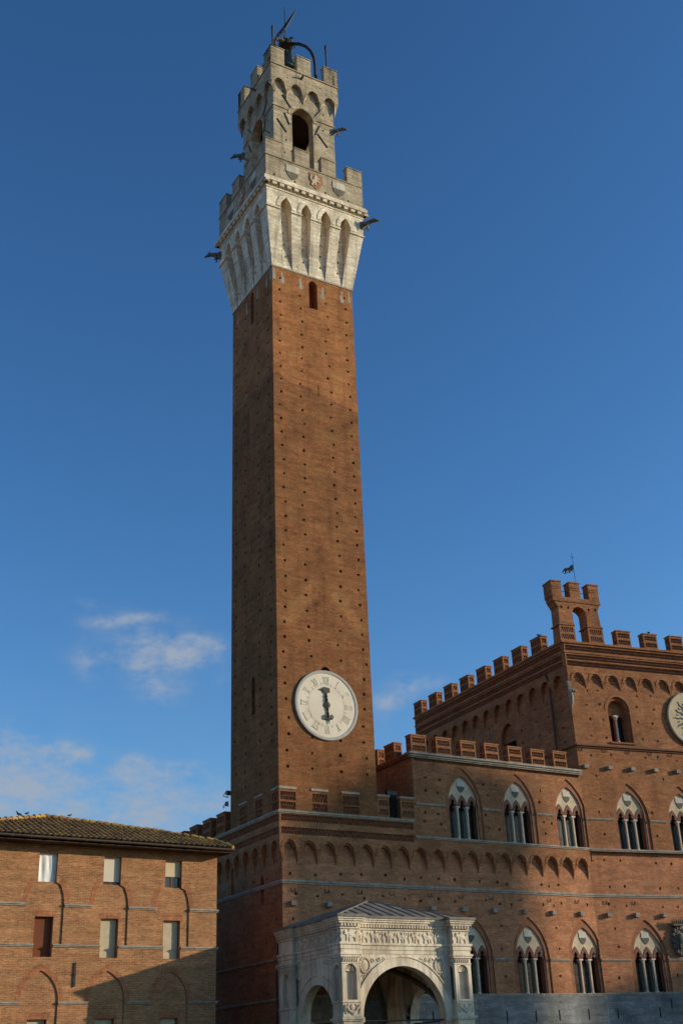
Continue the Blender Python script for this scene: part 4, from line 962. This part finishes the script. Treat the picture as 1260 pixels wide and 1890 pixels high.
# frieze reliefs: winged lions facing vases
BEAST = [(0,.0),(.10,.0),(.10,.14),(.2,.22),(.42,.20),(.46,.0),(.56,.0),(.56,.2),(.66,.24),(.72,.02),(.82,.02),(.78,.2),(.82,.36),(.96,.34),(1.0,.44),(.90,.56),(.78,.56),(.70,.46),(.62,.48),(.52,.62),(.34,.60),(.46,.46),(.3,.40),(.14,.42),(.06,.34),(-.06,.52),(-.14,.44),(-.04,.3),(.04,.22),(-.02,.1)]
VASE = [(.3,.0),(.7,.0),(.6,.08),(.58,.16),(.8,.34),(.86,.48),(.64,.62),(.62,.74),(.8,.86),(.7,1.0),(.3,1.0),(.2,.86),(.38,.74),(.36,.62),(.14,.48),(.2,.34),(.42,.16),(.4,.08)]
def frieze(fr, x0, x1, y, n_):
    w = (x1-x0)/n_
    for i in range(n_):
        mb = MB(); a = x0+i*w; j = [random.uniform(.92, 1.06) for _ in range(2)]; q = i % 2
        mb.prism([(a+w*(.14+.70*(x if q else 1-x)*j[0]), -7.53+.96*z*j[1]) for x, z in BEAST], y-.045, y+.01)
        mb.blob((a+w*(.14+.7*(.45 if q else .55)), y-.02, -7.22), (w*.20, .055, .10), 8, 6); mb.blob((a+w*(.14+.7*(.9 if q else .1)), y-.03, -7.08), (.07, .05, .08), 7, 5)
        obj('relief_beast', mb, MARBLE, en).rotation_euler = (0, 0, fr)
        if q == 0: mb = MB(); mb.prism([(a-.11+.22*x, -7.54+.56*z) for x, z in VASE], y-.04, y+.01); obj('relief_vase', mb, MARBLE, en).rotation_euler = (0, 0, fr)
frieze(0, .9, 6.75, -7.0, 7); frieze(0, -.24, .78, -7.42, 1); frieze(0, 6.84, 7.86, -7.42, 1)
frieze(-math.pi/2, 2.05, 6.25, .05, 5); frieze(-math.pi/2, 6.4, 7.38, -.28, 1)
# piers
for i, (a, b, c, d) in enumerate(pr):
    mb = MB(); mx, my = (a+b)/2, (c+d)/2
    for k in range(4):
        hw, hd = ((b-a)/2, (d-c)/2) if k % 2 == 0 else ((d-c)/2, (b-a)/2)
        mb.M = Matrix.Translation((mx, my, 0)) @ Matrix.Rotation(k*math.pi/2, 4, 'Z'); nw = min(.34, hw-.18)
        mb.plate(rect(-hw, hw, ZG, -8.1), [(archpoly(0, nw, -10.37, -8.98, -8.64, 7), .26, True), (rect(-hw+.14, hw-.14, -16.5, -11.6), .04, True)], -hd, .02, sides=False)
    p_ = obj('pier', mb, MARBLE, K, FA)
    for k_, rows_ in enumerate(([(.13, -8.20, -8.10), (.08, -8.30, -8.20), (.03, -8.62, -8.56)], [(.05, -10.50, -10.42)], [(.12, -11.30, -11.20), (.07, -11.38, -11.30), (.03, -11.18, -11.12)])):
      mb = MB()
      for o, z0, z1 in rows_: mb.box(a-o, b+o, c-o, d+o, z0, z1)
      if k_: obj(('niche_sill', 'pedestal_cap')[k_-1], mb, MARBLE, p_); continue
      cap_ = mb
    mb = cap_
    for x in [a+.06+.14*q for q in range(7)]: mb.tube([(x, c-.015, -8.55), (x, c-.05, -8.42), (x+.02, c-.075, -8.33)], [.04, .05, .035], 5)
    for y in [c+.06+.14*q for q in range(int((d-c)/.14))]: mb.tube([(a-.015, y, -8.55), (a-.05, y, -8.42), (a-.075, y+.02, -8.33)], [.04, .05, .035], 5)
    obj('capital', mb, MARBLE, p_)
    mb = MB()                                              # shell in the niche head, garland on the pedestal
    for q in range(7):
        t = math.pi*(q+.5)/7; mb.tube([(mx, c+.20, -8.98), (mx+.27*math.cos(t), c+.13, -8.98+.29*math.sin(t))], [.02, .065], 5)
    obj('niche_shell', mb, MARBLE, p_); mb = MB()
    pts = [(mx-.42+.84*q/10, c-.03, -10.66-.30*math.sin(math.pi*q/10)) for q in range(11)]
    mb.tube(pts, [.03, .05, .06, .05, .07, .06, .07, .05, .06, .05, .03], 6); mb.blob((mx, c-.02, -10.72), (.13, .05, .16), 8, 6); mb.tube([(mx, c-.02, -10.95), (mx+.03, c-.02, -11.12)], [.08, .02], 6)
    for sx in (-1, 1): mb.tube([(mx+sx*.40, c-.02, -10.6), (mx+sx*.44, c-.02, -10.85), (mx+sx*.36, c-.02, -11.05)], [.05, .04, .02], 5); mb.tube([(mx+sx*.2, c-.02, -10.58), (mx+sx*.3, c-.02, -10.68), (mx+sx*.22, c-.02, -10.76)], [.03, .035, .02], 5)
    obj('garland', mb, MARBLE, p_)
# arch walls
def arch_wall(fr, x0, x1, xc, r_, t, name, ro, bot=-11.28, nseg=20):
    mb = MB(); o = [(x0, bot), (xc-r_, bot)]+arc(xc, r_, bot+.0, r_, nseg)[1:-1]+[(xc+r_, bot), (x1, bot), (x1, -8.1), (x0, -8.1)]
    mb.plate(o, [], 0, t); mb.box(x0, xc-r_, .0, t, ZG, bot-.005); mb.box(xc+r_, x1, .0, t, ZG, bot-.005)
    w = obj(name, mb, MARBLE, K, fr)
    mb = MB(); ring(mb, xc, r_+.01, ro-.06, bot, bot+r_+.01, bot+ro-.06, -.05, .02, nseg); ring(mb, xc, ro-.055, ro, bot, bot+ro-.055, bot+ro, -.09, .02, nseg)
    for s_ in (-1, 1): mb.box(xc+s_*(r_+.26)-.30, xc+s_*(r_+.26)+.30, -.10, .05, bot-.14, bot-.003)
    obj('archivolt', mb, MARBLE, w)
    for s_ in (-1, 1):
        mb = MB()
        cx, cz = xc+s_*(r_-.22 if r_ > 2 else r_+.12), -8.66
        for q in range(16):
            a = 2*math.pi*q/16; mb.blob((cx+.29*math.cos(a), -.03, cz+.36*math.sin(a)), (.075, .06, .08), 6, 4)
        mb.blob((cx, -.0, cz), (.22, .06, .29), 12, 7); obj('medallion', mb, MARBLE, w); mb = MB()
        for i_ in range(5):                                  # scrolls of foliage in the spandrel
            if i_ < 3: bx, bz_, q_ = cx-s_*(.50+.33*i_), -8.40+.02*i_, .15-.025*i_
            else: bx, bz_, q_ = cx+s_*.10, -9.22-.34*(i_-3), .12-.03*(i_-3)
            pts = [(bx+q_*(1-q*.09)*math.cos(s_*q*.8+i_), -.015, bz_+q_*(1-q*.09)*math.sin(s_*q*.8+i_)) for q in range(9)]; mb.tube(pts, [.028]*8+[.015], 5)
            mb.tube([(bx+s_*q_, -.01, bz_-.05), (bx+s_*(q_+.1), -.02, bz_-.09), (bx+s_*(q_+.17), -.01, bz_-.02)], [.02, .03, .02], 5)
        obj('spandrel_scroll', mb, MARBLE, w)
    return w
arch_wall((0, -7.0, 0, 0), .80, 6.80, 3.72, 2.58, .55, 'front_arch', 3.08)
arch_wall((.05, 0, 0, -math.pi/2), 1.95, 6.34, 4.15, 1.85, .5, 'side_arch', 2.36)
arch_wall((7.55, 0, 0, math.pi/2), -6.34, -1.95, -4.15, 1.85, .5, 'side_arch', 2.36)
mb = MB(); mb.add([(.3, -6.4, -8.3), (7.3, -6.4, -8.3), (7.3, .25, -8.3), (.3, .25, -8.3)], [(0,1,2,3)])
for (x0, y0), (x1, y1) in [((.6, -6.3), (7.0, .2)), ((7.0, -6.3), (.6, .2))]:
    pts = []
    for i in range(15):
        t = i/14; pts.append((x0+(x1-x0)*t, y0+(y1-y0)*t, -11.4+2.95*math.sin(math.pi*t)**.6))
    mb.tube(pts, .16, 6)
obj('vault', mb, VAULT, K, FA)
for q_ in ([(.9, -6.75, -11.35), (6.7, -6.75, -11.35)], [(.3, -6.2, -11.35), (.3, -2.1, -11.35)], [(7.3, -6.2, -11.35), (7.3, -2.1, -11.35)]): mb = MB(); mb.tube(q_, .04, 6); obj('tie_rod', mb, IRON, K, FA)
mb = MB(); mb.box(-1.2, 8.8, -8.3, .2, ZG-.5, ZG+.35); mb.box(.6, 7.0, -.1, .24, ZG, -12.6); obj('plinth', mb, VAULT, K, FA)  # floor and back panel coloured dark to stand in for interior shade
# lead roof: a low pyramid with standing seams
ap = (3.8, -3.55, -4.93); ex0, ex1, ey0, ey1 = -.32, 7.92, -7.37, .2
mb = MB(); ez = -6.205
mb.add([(ex0, ey0, ez), (ex1, ey0, ez), (ex1, ey1, ez), (ex0, ey1, ez), ap], [(0,1,4), (1,2,4), (2,3,4), (3,0,4)])
for cx, cy in ((ex0, ey0), (ex1, ey0), (ex0, ey1), (ex1, ey1)): mb.tube([(cx, cy, ez+.02), (ap[0], ap[1], ap[2]+.02)], .05, 5)
for i in range(1, 12):
    x = ex0+(ex1-ex0)*i/12; t = min((x-ex0)/(ap[0]-ex0), (ex1-x)/(ex1-ap[0])); mb.tube([(x, ey0, ez+.02), (x, ey0+(ap[1]-ey0)*t, ez+(ap[2]-ez)*t+.02)], .035, 4)
for i in range(1, 11):
    y = ey0+(ey1-ey0)*i/11; t = min((y-ey0)/(ap[1]-ey0), (ey1-y)/(ey1-ap[1])); mb.tube([(ex0, y, ez+.02), (ex0+(ap[0]-ex0)*t, y, ez+(ap[2]-ez)*t+.02)], .035, 4)
obj('lead_roof', mb, LEAD, K, FA)
m_ = MB(); m_.tube([(-.15, .1, -6.9), (-.1, .15, -8.2), (-.25, .1, -8.6), (-.22, .1, -17)], .055, 6); obj('downpipe', m_, PIPE, K, FA)

# ================================================================== TOWNHOUSE
HF = (-4.36, -.7, 0, R(2.05))
H = thing('brick_townhouse', (-10.5, 2.5, ZG), 'three storey ochre brick townhouse with blind arches and a mossy tile roof', 'house')
ctr = [-9.8, -6.235, -2.66]; HL = -12.45
def bay(c, kk):
    a = .98; w = .495; wz0, wz1 = -4.18, -2.73
    pts = arc(c, a, -5.30, 1.78, 12)      # full curve, cut where it meets the upper window
    L_ = [p for p in pts if p[0] < c and p[1] < wz0]; Rr_ = [p for p in pts if p[0] > c and p[1] < wz0]
    return [(c-a, -7.25), (c-w, -7.25), (c-w, -7.87), (c+w, -7.87), (c+w, -7.25), (c+a, -7.25)]+Rr_[::-1]+[(c+w, wz0), (c+w, wz1), (c-w, wz1), (c-w, wz0)]+L_[::-1]
def low(c): return archpoly(c, .985, ZG+.5, -9.95, -8.50, 12)
f_holes = []; b_holes = []
for i, c in enumerate(ctr):
    p = bay(c, i); 
    f_holes.append((p, .07, False)); f_holes.append((low(c), .07, False))
    b_holes += [(rect(c-.495, c+.495, -4.18, -2.73), .24, False), (rect(c-.495, c+.495, -7.87, -5.90), .32, False), (rect(c-.5, c+.5, -13.2, -10.78), .32, False)]
mb = MB()
mb.plate(rect(HL, 0, ZG, -2.1), f_holes, 0, .07, ends=False)
mb.plate(rect(HL+.05, -.05, ZG+.3, -2.15), b_holes, .07, .3, sides=False)
mb.box(HL+.001, -.001, .5, 16, ZG, -2.12); mb.add([(0, 0, ZG), (0, .5, ZG), (0, .5, -2.1), (0, 0, -2.1), (HL, 0, ZG), (HL, .5, ZG), (HL, .5, -2.1), (HL, 0, -2.1)], [(0,1,2,3), (5,4,7,6)])
hw_ = obj('wall', mb, BH, H, HF)
for c in ctr:
    for pts, tz in ((arc(c, .98, -5.30, 1.78, 14), -4.18), (arc(c, .985, -9.95, 1.45, 14), 9)):
        outer = arc(c, 1.26, pts[0][1], (pts[len(pts)//2][1]-pts[0][1])+.30, 14)
        for half in ((-1, 1) if tz < 0 else (0,)):
            mb = MB()
            for i in range(len(pts)-1):
                A_, B_, C_, D_ = pts[i], pts[i+1], outer[i+1], outer[i]
                if tz < 0 and (max(A_[1], B_[1]) > tz+.12 or (A_[0]+B_[0]-2*c)*half < 0): continue
                mb.add([(A_[0], -.004, A_[1]), (B_[0], -.004, B_[1]), (C_[0], -.004, C_[1]), (D_[0], -.004, D_[1])], [(0,1,2,3)])
            obj('arch_surround', mb, HARCH, hw_)
    for z in (-5.9, -10.78): mb = MB(); mb.box(c-.62, c+.62, .066, .09, z+.001, z+.30); obj('lintel', mb, HARCH, hw_)
def hcourse(segs, z0, z1):
    for a, b in segs: mb = MB(); mb.box(a, b, -.10, .118, z0+(z1-z0)*.5, z1); mb.box(a+.03, b-.03, -.05, .118, z0, z0+(z1-z0)*.499); obj('string_course', mb, TRIM, hw_)
hcourse([(HL, -10.78), (-8.82, -7.215), (-5.255, -3.64), (-1.68, .10)], -5.41, -5.27)
hcourse([(HL, -10.295), (-9.305, -6.73), (-5.74, -3.155), (-2.165, .10)], -7.38, -7.25)
hcourse([(HL, -10.785), (-8.815, -7.22), (-5.25, -3.645), (-1.675, .12)], -10.10, -9.97)
mb = MB(); mb.box(HL, .06, -.07, .05, -2.36, -2.28); mb.box(HL, .12, -.16, .05, -2.279, -2.16); obj('eave_moulding', mb, BH, hw_)
m_ = MB(); m_.box(-8.05, -7.98, -.09, -.04, -9.28, -8.1); m_.box(-8.10, -7.93, -.10, -.03, -8.72, -8.66); obj('anchor_iron', m_, IRON, hw_)
# windows of the house
def frame_of(c, z0, z1, y=.20, mull=True):
    t = MB(); w = .495
    t.box(c-w, c-w+.05, y, y+.06, z0, z1); t.box(c+w-.05, c+w, y, y+.06, z0, z1); t.box(c-w+.052, c+w-.052, y, y+.06, z0, z0+.06); t.box(c-w+.052, c+w-.052, y, y+.06, z1-.05, z1)
    if mull: t.box(c-.05, c+.05, y+.004, y+.055, z0+.062, z1-.052)
    return t
def curtain(c, z0, z1, y):
    t = MB(); nx, nz = 30, 24; vs = []
    for j in range(nz+1):
        v = j/nz
        for i in range(nx+1):
            u = i/nx; d = .035*math.sin(5.5*u*math.pi+1.5*v+.6)*(.35+.65*(1-abs(2*v-1)))+.05*math.exp(-((u-.5-.18*(.6-v))/.09)**2)*math.sin(math.pi*v)
            vs.append((c-.49+.98*u, y-d, z0+(z1-z0)*v))
    return t.add(vs, [(j*(nx+1)+i, j*(nx+1)+i+1, (j+1)*(nx+1)+i+1, (j+1)*(nx+1)+i) for j in range(nz) for i in range(nx)])
def slats(c, z0, z1, y, p=.055):
    t = MB(); n_ = int((z1-z0)/p)
    for i in range(n_):
        z = z0+(z1-z0)*i/n_; h = (z1-z0)/n_
        t.add([(c-.445, y, z), (c+.445, y, z), (c+.445, y-.018, z+h*.5), (c-.445, y-.018, z+h*.5), (c-.445, y, z+h*.96), (c+.445, y, z+h*.96), (c-.445, y+.01, z+h), (c+.445, y+.01, z+h)], [(0,1,2,3), (3,2,5,4), (4,5,7,6)])
    return t
wins = [(0, -4.18, -2.73, BLW, 1.0, True), (1, -4.18, -2.73, BLL, .87, True), (2, -4.18, -2.73, BLC, .58, True), (0, -7.87, -5.9, BLB, 1, False), (1, -7.87, -5.9, BLG, 1, False), (2, -7.87, -5.9, BLG, 1, False), (0, -13.2, -10.78, BLG, .8, False), (1, -13.2, -10.78, BLG, .8, False), (2, -13.2, -10.78, BLG, .8, False)]
for (k, z0, z1, m_b, frac, top) in wins:
    c = ctr[k]; y = .24 if top else .34
    w_ = obj('window', frame_of(c, z0, z1, y), WOODF, H, HF)
    t = MB(); t.box(c-.44, c+.44, y+.05, y+.07, z0+.03, z1-.03); obj('pane', t, GLASSH, w_)
    zb = z1-(z1-z0)*frac
    if m_b is BLW: obj('curtain', curtain(c, z0+.02, z1-.0, y-.05), BLW, w_, smooth=True)
    elif m_b in (BLL, BLC): t = MB(); t.box(c-.485, c+.485, y-.03, y-.015, zb, z1-.01); t.tube([(c-.485, y-.02, zb), (c+.485, y-.02, zb)], .02, 6); obj('roller_blind', t, m_b, w_)
    else: obj('roller_shutter', slats(c, max(zb, z0+.03), z1-.005, y-.02), m_b, w_)
# roof
sl_ = .40
hip = [(.56, -.92), (.12, .45), (-2.6, 2.0), (-5.6, 3.1), (-8.85, 4.0), (-12.0, 2.0), (-14.2, -.92)]
def dmax(u):
    for (a, b), (c, d) in zip(hip[:-1], hip[1:]):
        if c <= u <= a: return b+(d-b)*(a-u)/(a-c)
    return -.92
rz = lambda d: -2.02+sl_*(d+.92)
mb = MB()
top = [(u, d, rz(d)) for u, d in hip]; n_ = len(top)
mb.add(top, [tuple(range(n_))]); mb.add([(u, d, z-.12) for u, d, z in top], [tuple(reversed(range(n_)))])
mb.add([top[0], top[1], top[2], top[3], top[4], (-4, 14, -2.4), (.6, 14, -2.4), top[5], top[6], (-15, 14, -2.4)], [(0,1,6), (1,2,6), (2,3,5,6), (3,4,5), (4,7,9,5), (7,8,9)])
roof = obj('roof', mb, WOODD, H, HF)
mb = MB()
def tile(mb, u, d0, d1, r0, r1, dz=0.):
    n = 6; vs = []
    for d, r_, lift in ((d0, r0, .012), (d1, r1, .0)):
        for k in range(n+1):
            t = math.pi*k/n; vs.append((u+r_*math.cos(t), d, rz(d)+lift+dz+r_*.85*math.sin(t)))
    mb.add(vs, [(k, k+1, n+2+k, n+1+k) for k in range(n)])
PT = .318; nu = int(15.0/PT)
for i in range(nu+1):
    u = .46-i*PT; d = -.98; D = dmax(u)
    if D < -.6: continue
    while d < D-.05:
        d1 = min(d+.47, D+.03); j = random.uniform(-.014, .014)
        tile(mb, u+j, d, d1, (.112+random.uniform(-.008, .008)), .096, random.uniform(0, .012)); d += .44
obj('tile_row', mb, TILE, roof)
mb = MB()
for (a, b), (c, d) in zip(hip[:-1], hip[1:]):
    L_ = math.hypot(c-a, d-b); n2 = max(1, int(L_/.42))
    for i in range(n2):
        t0, t1 = i/n2, (i+1.12)/n2; p0 = (a+(c-a)*t0, b+(d-b)*t0); p1 = (a+(c-a)*t1, b+(d-b)*t1); j = random.uniform(-.02, .02)
        mb.tube([(p0[0], p0[1], rz(p0[1])+.05+j), (p1[0], p1[1], rz(p1[1])+.08+j)], [.10, .14], 8)
obj('ridge_tile', mb, TILE, roof)
mb = MB(); pts = [(-14.4, -1.06, -2.07), (.58, -1.06, -2.10)]
vs = []; n2 = 8
for px, py, pz in pts:
    for k in range(n2+1): t = math.pi+math.pi*k/n2; vs.append((px, py+.10*math.cos(t), pz+.10*math.sin(t)))
mb.add(vs, [(k, n2+1+k, n2+2+k, k+1) for k in range(n2)]); mb.box(-14.4, .58, -1.02, -.9, -2.17, -2.12)
for k in range(16): mb.box(-14.2+k, -14.17+k, -1.17, -.95, -2.21, -2.185)
obj('gutter', mb, GUT, roof)
mb = MB(); mb.box(-14.2, .46, -.95, .0, -2.30, -2.26)
obj('eave_board', mb, WOODD, roof)

# ================================================================== SMALL THINGS
def flood(loc, rz_, label):
    t = thing('floodlight', loc, label, 'floodlight', 'floodlights on the tower edge', rz_); t.scale = (.75, .75, .75)
    m_ = MB(); m_.add([(-.22, -.30, -.2), (.22, -.30, -.2), (.22, -.30, .2), (-.22, -.30, .2), (-.14, .0, -.14), (.14, .0, -.14), (.14, .0, .14), (-.14, .0, .14)], [(0,1,2,3), (5,4,7,6), (4,0,3,7), (1,5,6,2), (3,2,6,7), (4,5,1,0)])
    obj('lamp_body', m_, LAMP, t)
    m_ = MB(); m_.box(-.2, .2, -.312, -.302, -.18, .18); obj('lens', m_, GLASSH, t)
    m_ = MB(); m_.tube([(-.26, -.1, 0), (-.26, .15, -.25), (.26, .15, -.25), (.26, -.1, 0)], .03, 5); m_.tube([(0, .15, -.25), (0.35, .15, -.28)], .04, 5); obj('bracket', m_, IRON, t)
flood((-.26, 7.1, 3.15), R(20), 'upper grey floodlight jutting from the shaded left edge of the tower')
flood((-.26, 7.3, 2.5), R(60), 'lower grey floodlight just above the street side merlons of the palace')
def pigeon(loc, rz_, label, sc=1.0):
    m_ = MB(); m_.tube([(-.30, 0, .10), (-.18, 0, .14), (0, 0, .17), (.12, 0, .20), (.17, 0, .29), (.21, 0, .33), (.28, 0, .31)], [.02, .07, .10, .08, .05, .05, .01], 8)
    for s_ in (-1, 1): m_.tube([(.03, s_*.04, .10), (.04, s_*.04, 0)], .012, 5); m_.tube([(.1, s_*.08, .2), (-.1, s_*.09, .17), (-.26, s_*.04, .12)], [.03, .05, .015], 6)
    m_.v = [(x*sc, y*sc, z*sc) for x, y, z in m_.v]
    tag(obj('pigeon', m_, PIGEON, None, (*loc, rz_), smooth=True), label, 'bird', 'pigeons on the roofs')
def hp(u, d, z):
    c, s_ = math.cos(HF[3]), math.sin(HF[3]); return (HF[0]+u*c-d*s_, HF[1]+u*s_+d*c, z)
pigeon(hp(-10.2, 3.15, rz(3.15)+.20), R(30), 'dark pigeon standing upright on the tiled ridge near the left edge', .6)
pigeon(hp(-10.75, 2.8, rz(2.8)+.17), R(200), 'dark pigeon crouched on the ridge left of the upright pigeon', .75)
pigeon(hp(-7.55, 3.68, rz(3.68)+.20), R(0), 'tiny pigeon alone on the tile hip right of the roof peak', .5)
def bp(u, d, z):
    c, s_ = math.cos(AB), math.sin(AB); return (XB+u*c-d*s_, u*s_+d*c, z)
def blp(u, d, z):
    a = FBL[3]; c, s_ = math.cos(a), math.sin(a); return (XB+u*c-d*s_, u*s_+d*c, z)
pigeon(blp(-2.75, 0.0, 16.2), R(120), 'small bird perched on the dark merlon nearest the bell gable', .9)
pigeon(bp(7.8, -.1, 16.2), R(60), 'small bird perched on a sunlit merlon above the sun disc', .8)
wv2 = thing('weather_vane', bp(1.85, .05, 19.78), 'horse shaped iron weather vane with a cross on the bell gable', 'weather vane')
m_ = MB(); m_.tube([(0, 0, 0), (0, 0, 2.7)], .022, 6); m_.tube([(-.17, 0, 2.35), (.17, 0, 2.35)], .02, 5); obj('pole', m_, IRON, wv2)
HORSE = [(0, 1.35), (-.05, 1.55), (-.02, 1.62), (-.1, 1.74), (-.2, 1.66), (-.34, 1.5), (-.52, 1.42), (-.7, 1.42), (-.8, 1.33), (-.92, 1.14), (-.98, 1.0), (-.82, 1.1), (-.78, 1.2), (-.72, 1.08), (-.78, .98), (-.68, .94), (-.62, 1.1), (-.54, 1.2), (-.4, 1.22), (-.44, 1.05), (-.36, 1.0), (-.3, 1.18), (-.2, 1.24), (-.1, 1.16), (-.12, 1.28)]
m_ = MB(); m_.prism(HORSE, -.025, .025); m_.tube([(-.85, 0, .93), (0, 0, 1.2)], .02, 5); o = obj('horse_plate', m_, IRON, wv2); o.rotation_euler = (0, 0, R(-25))
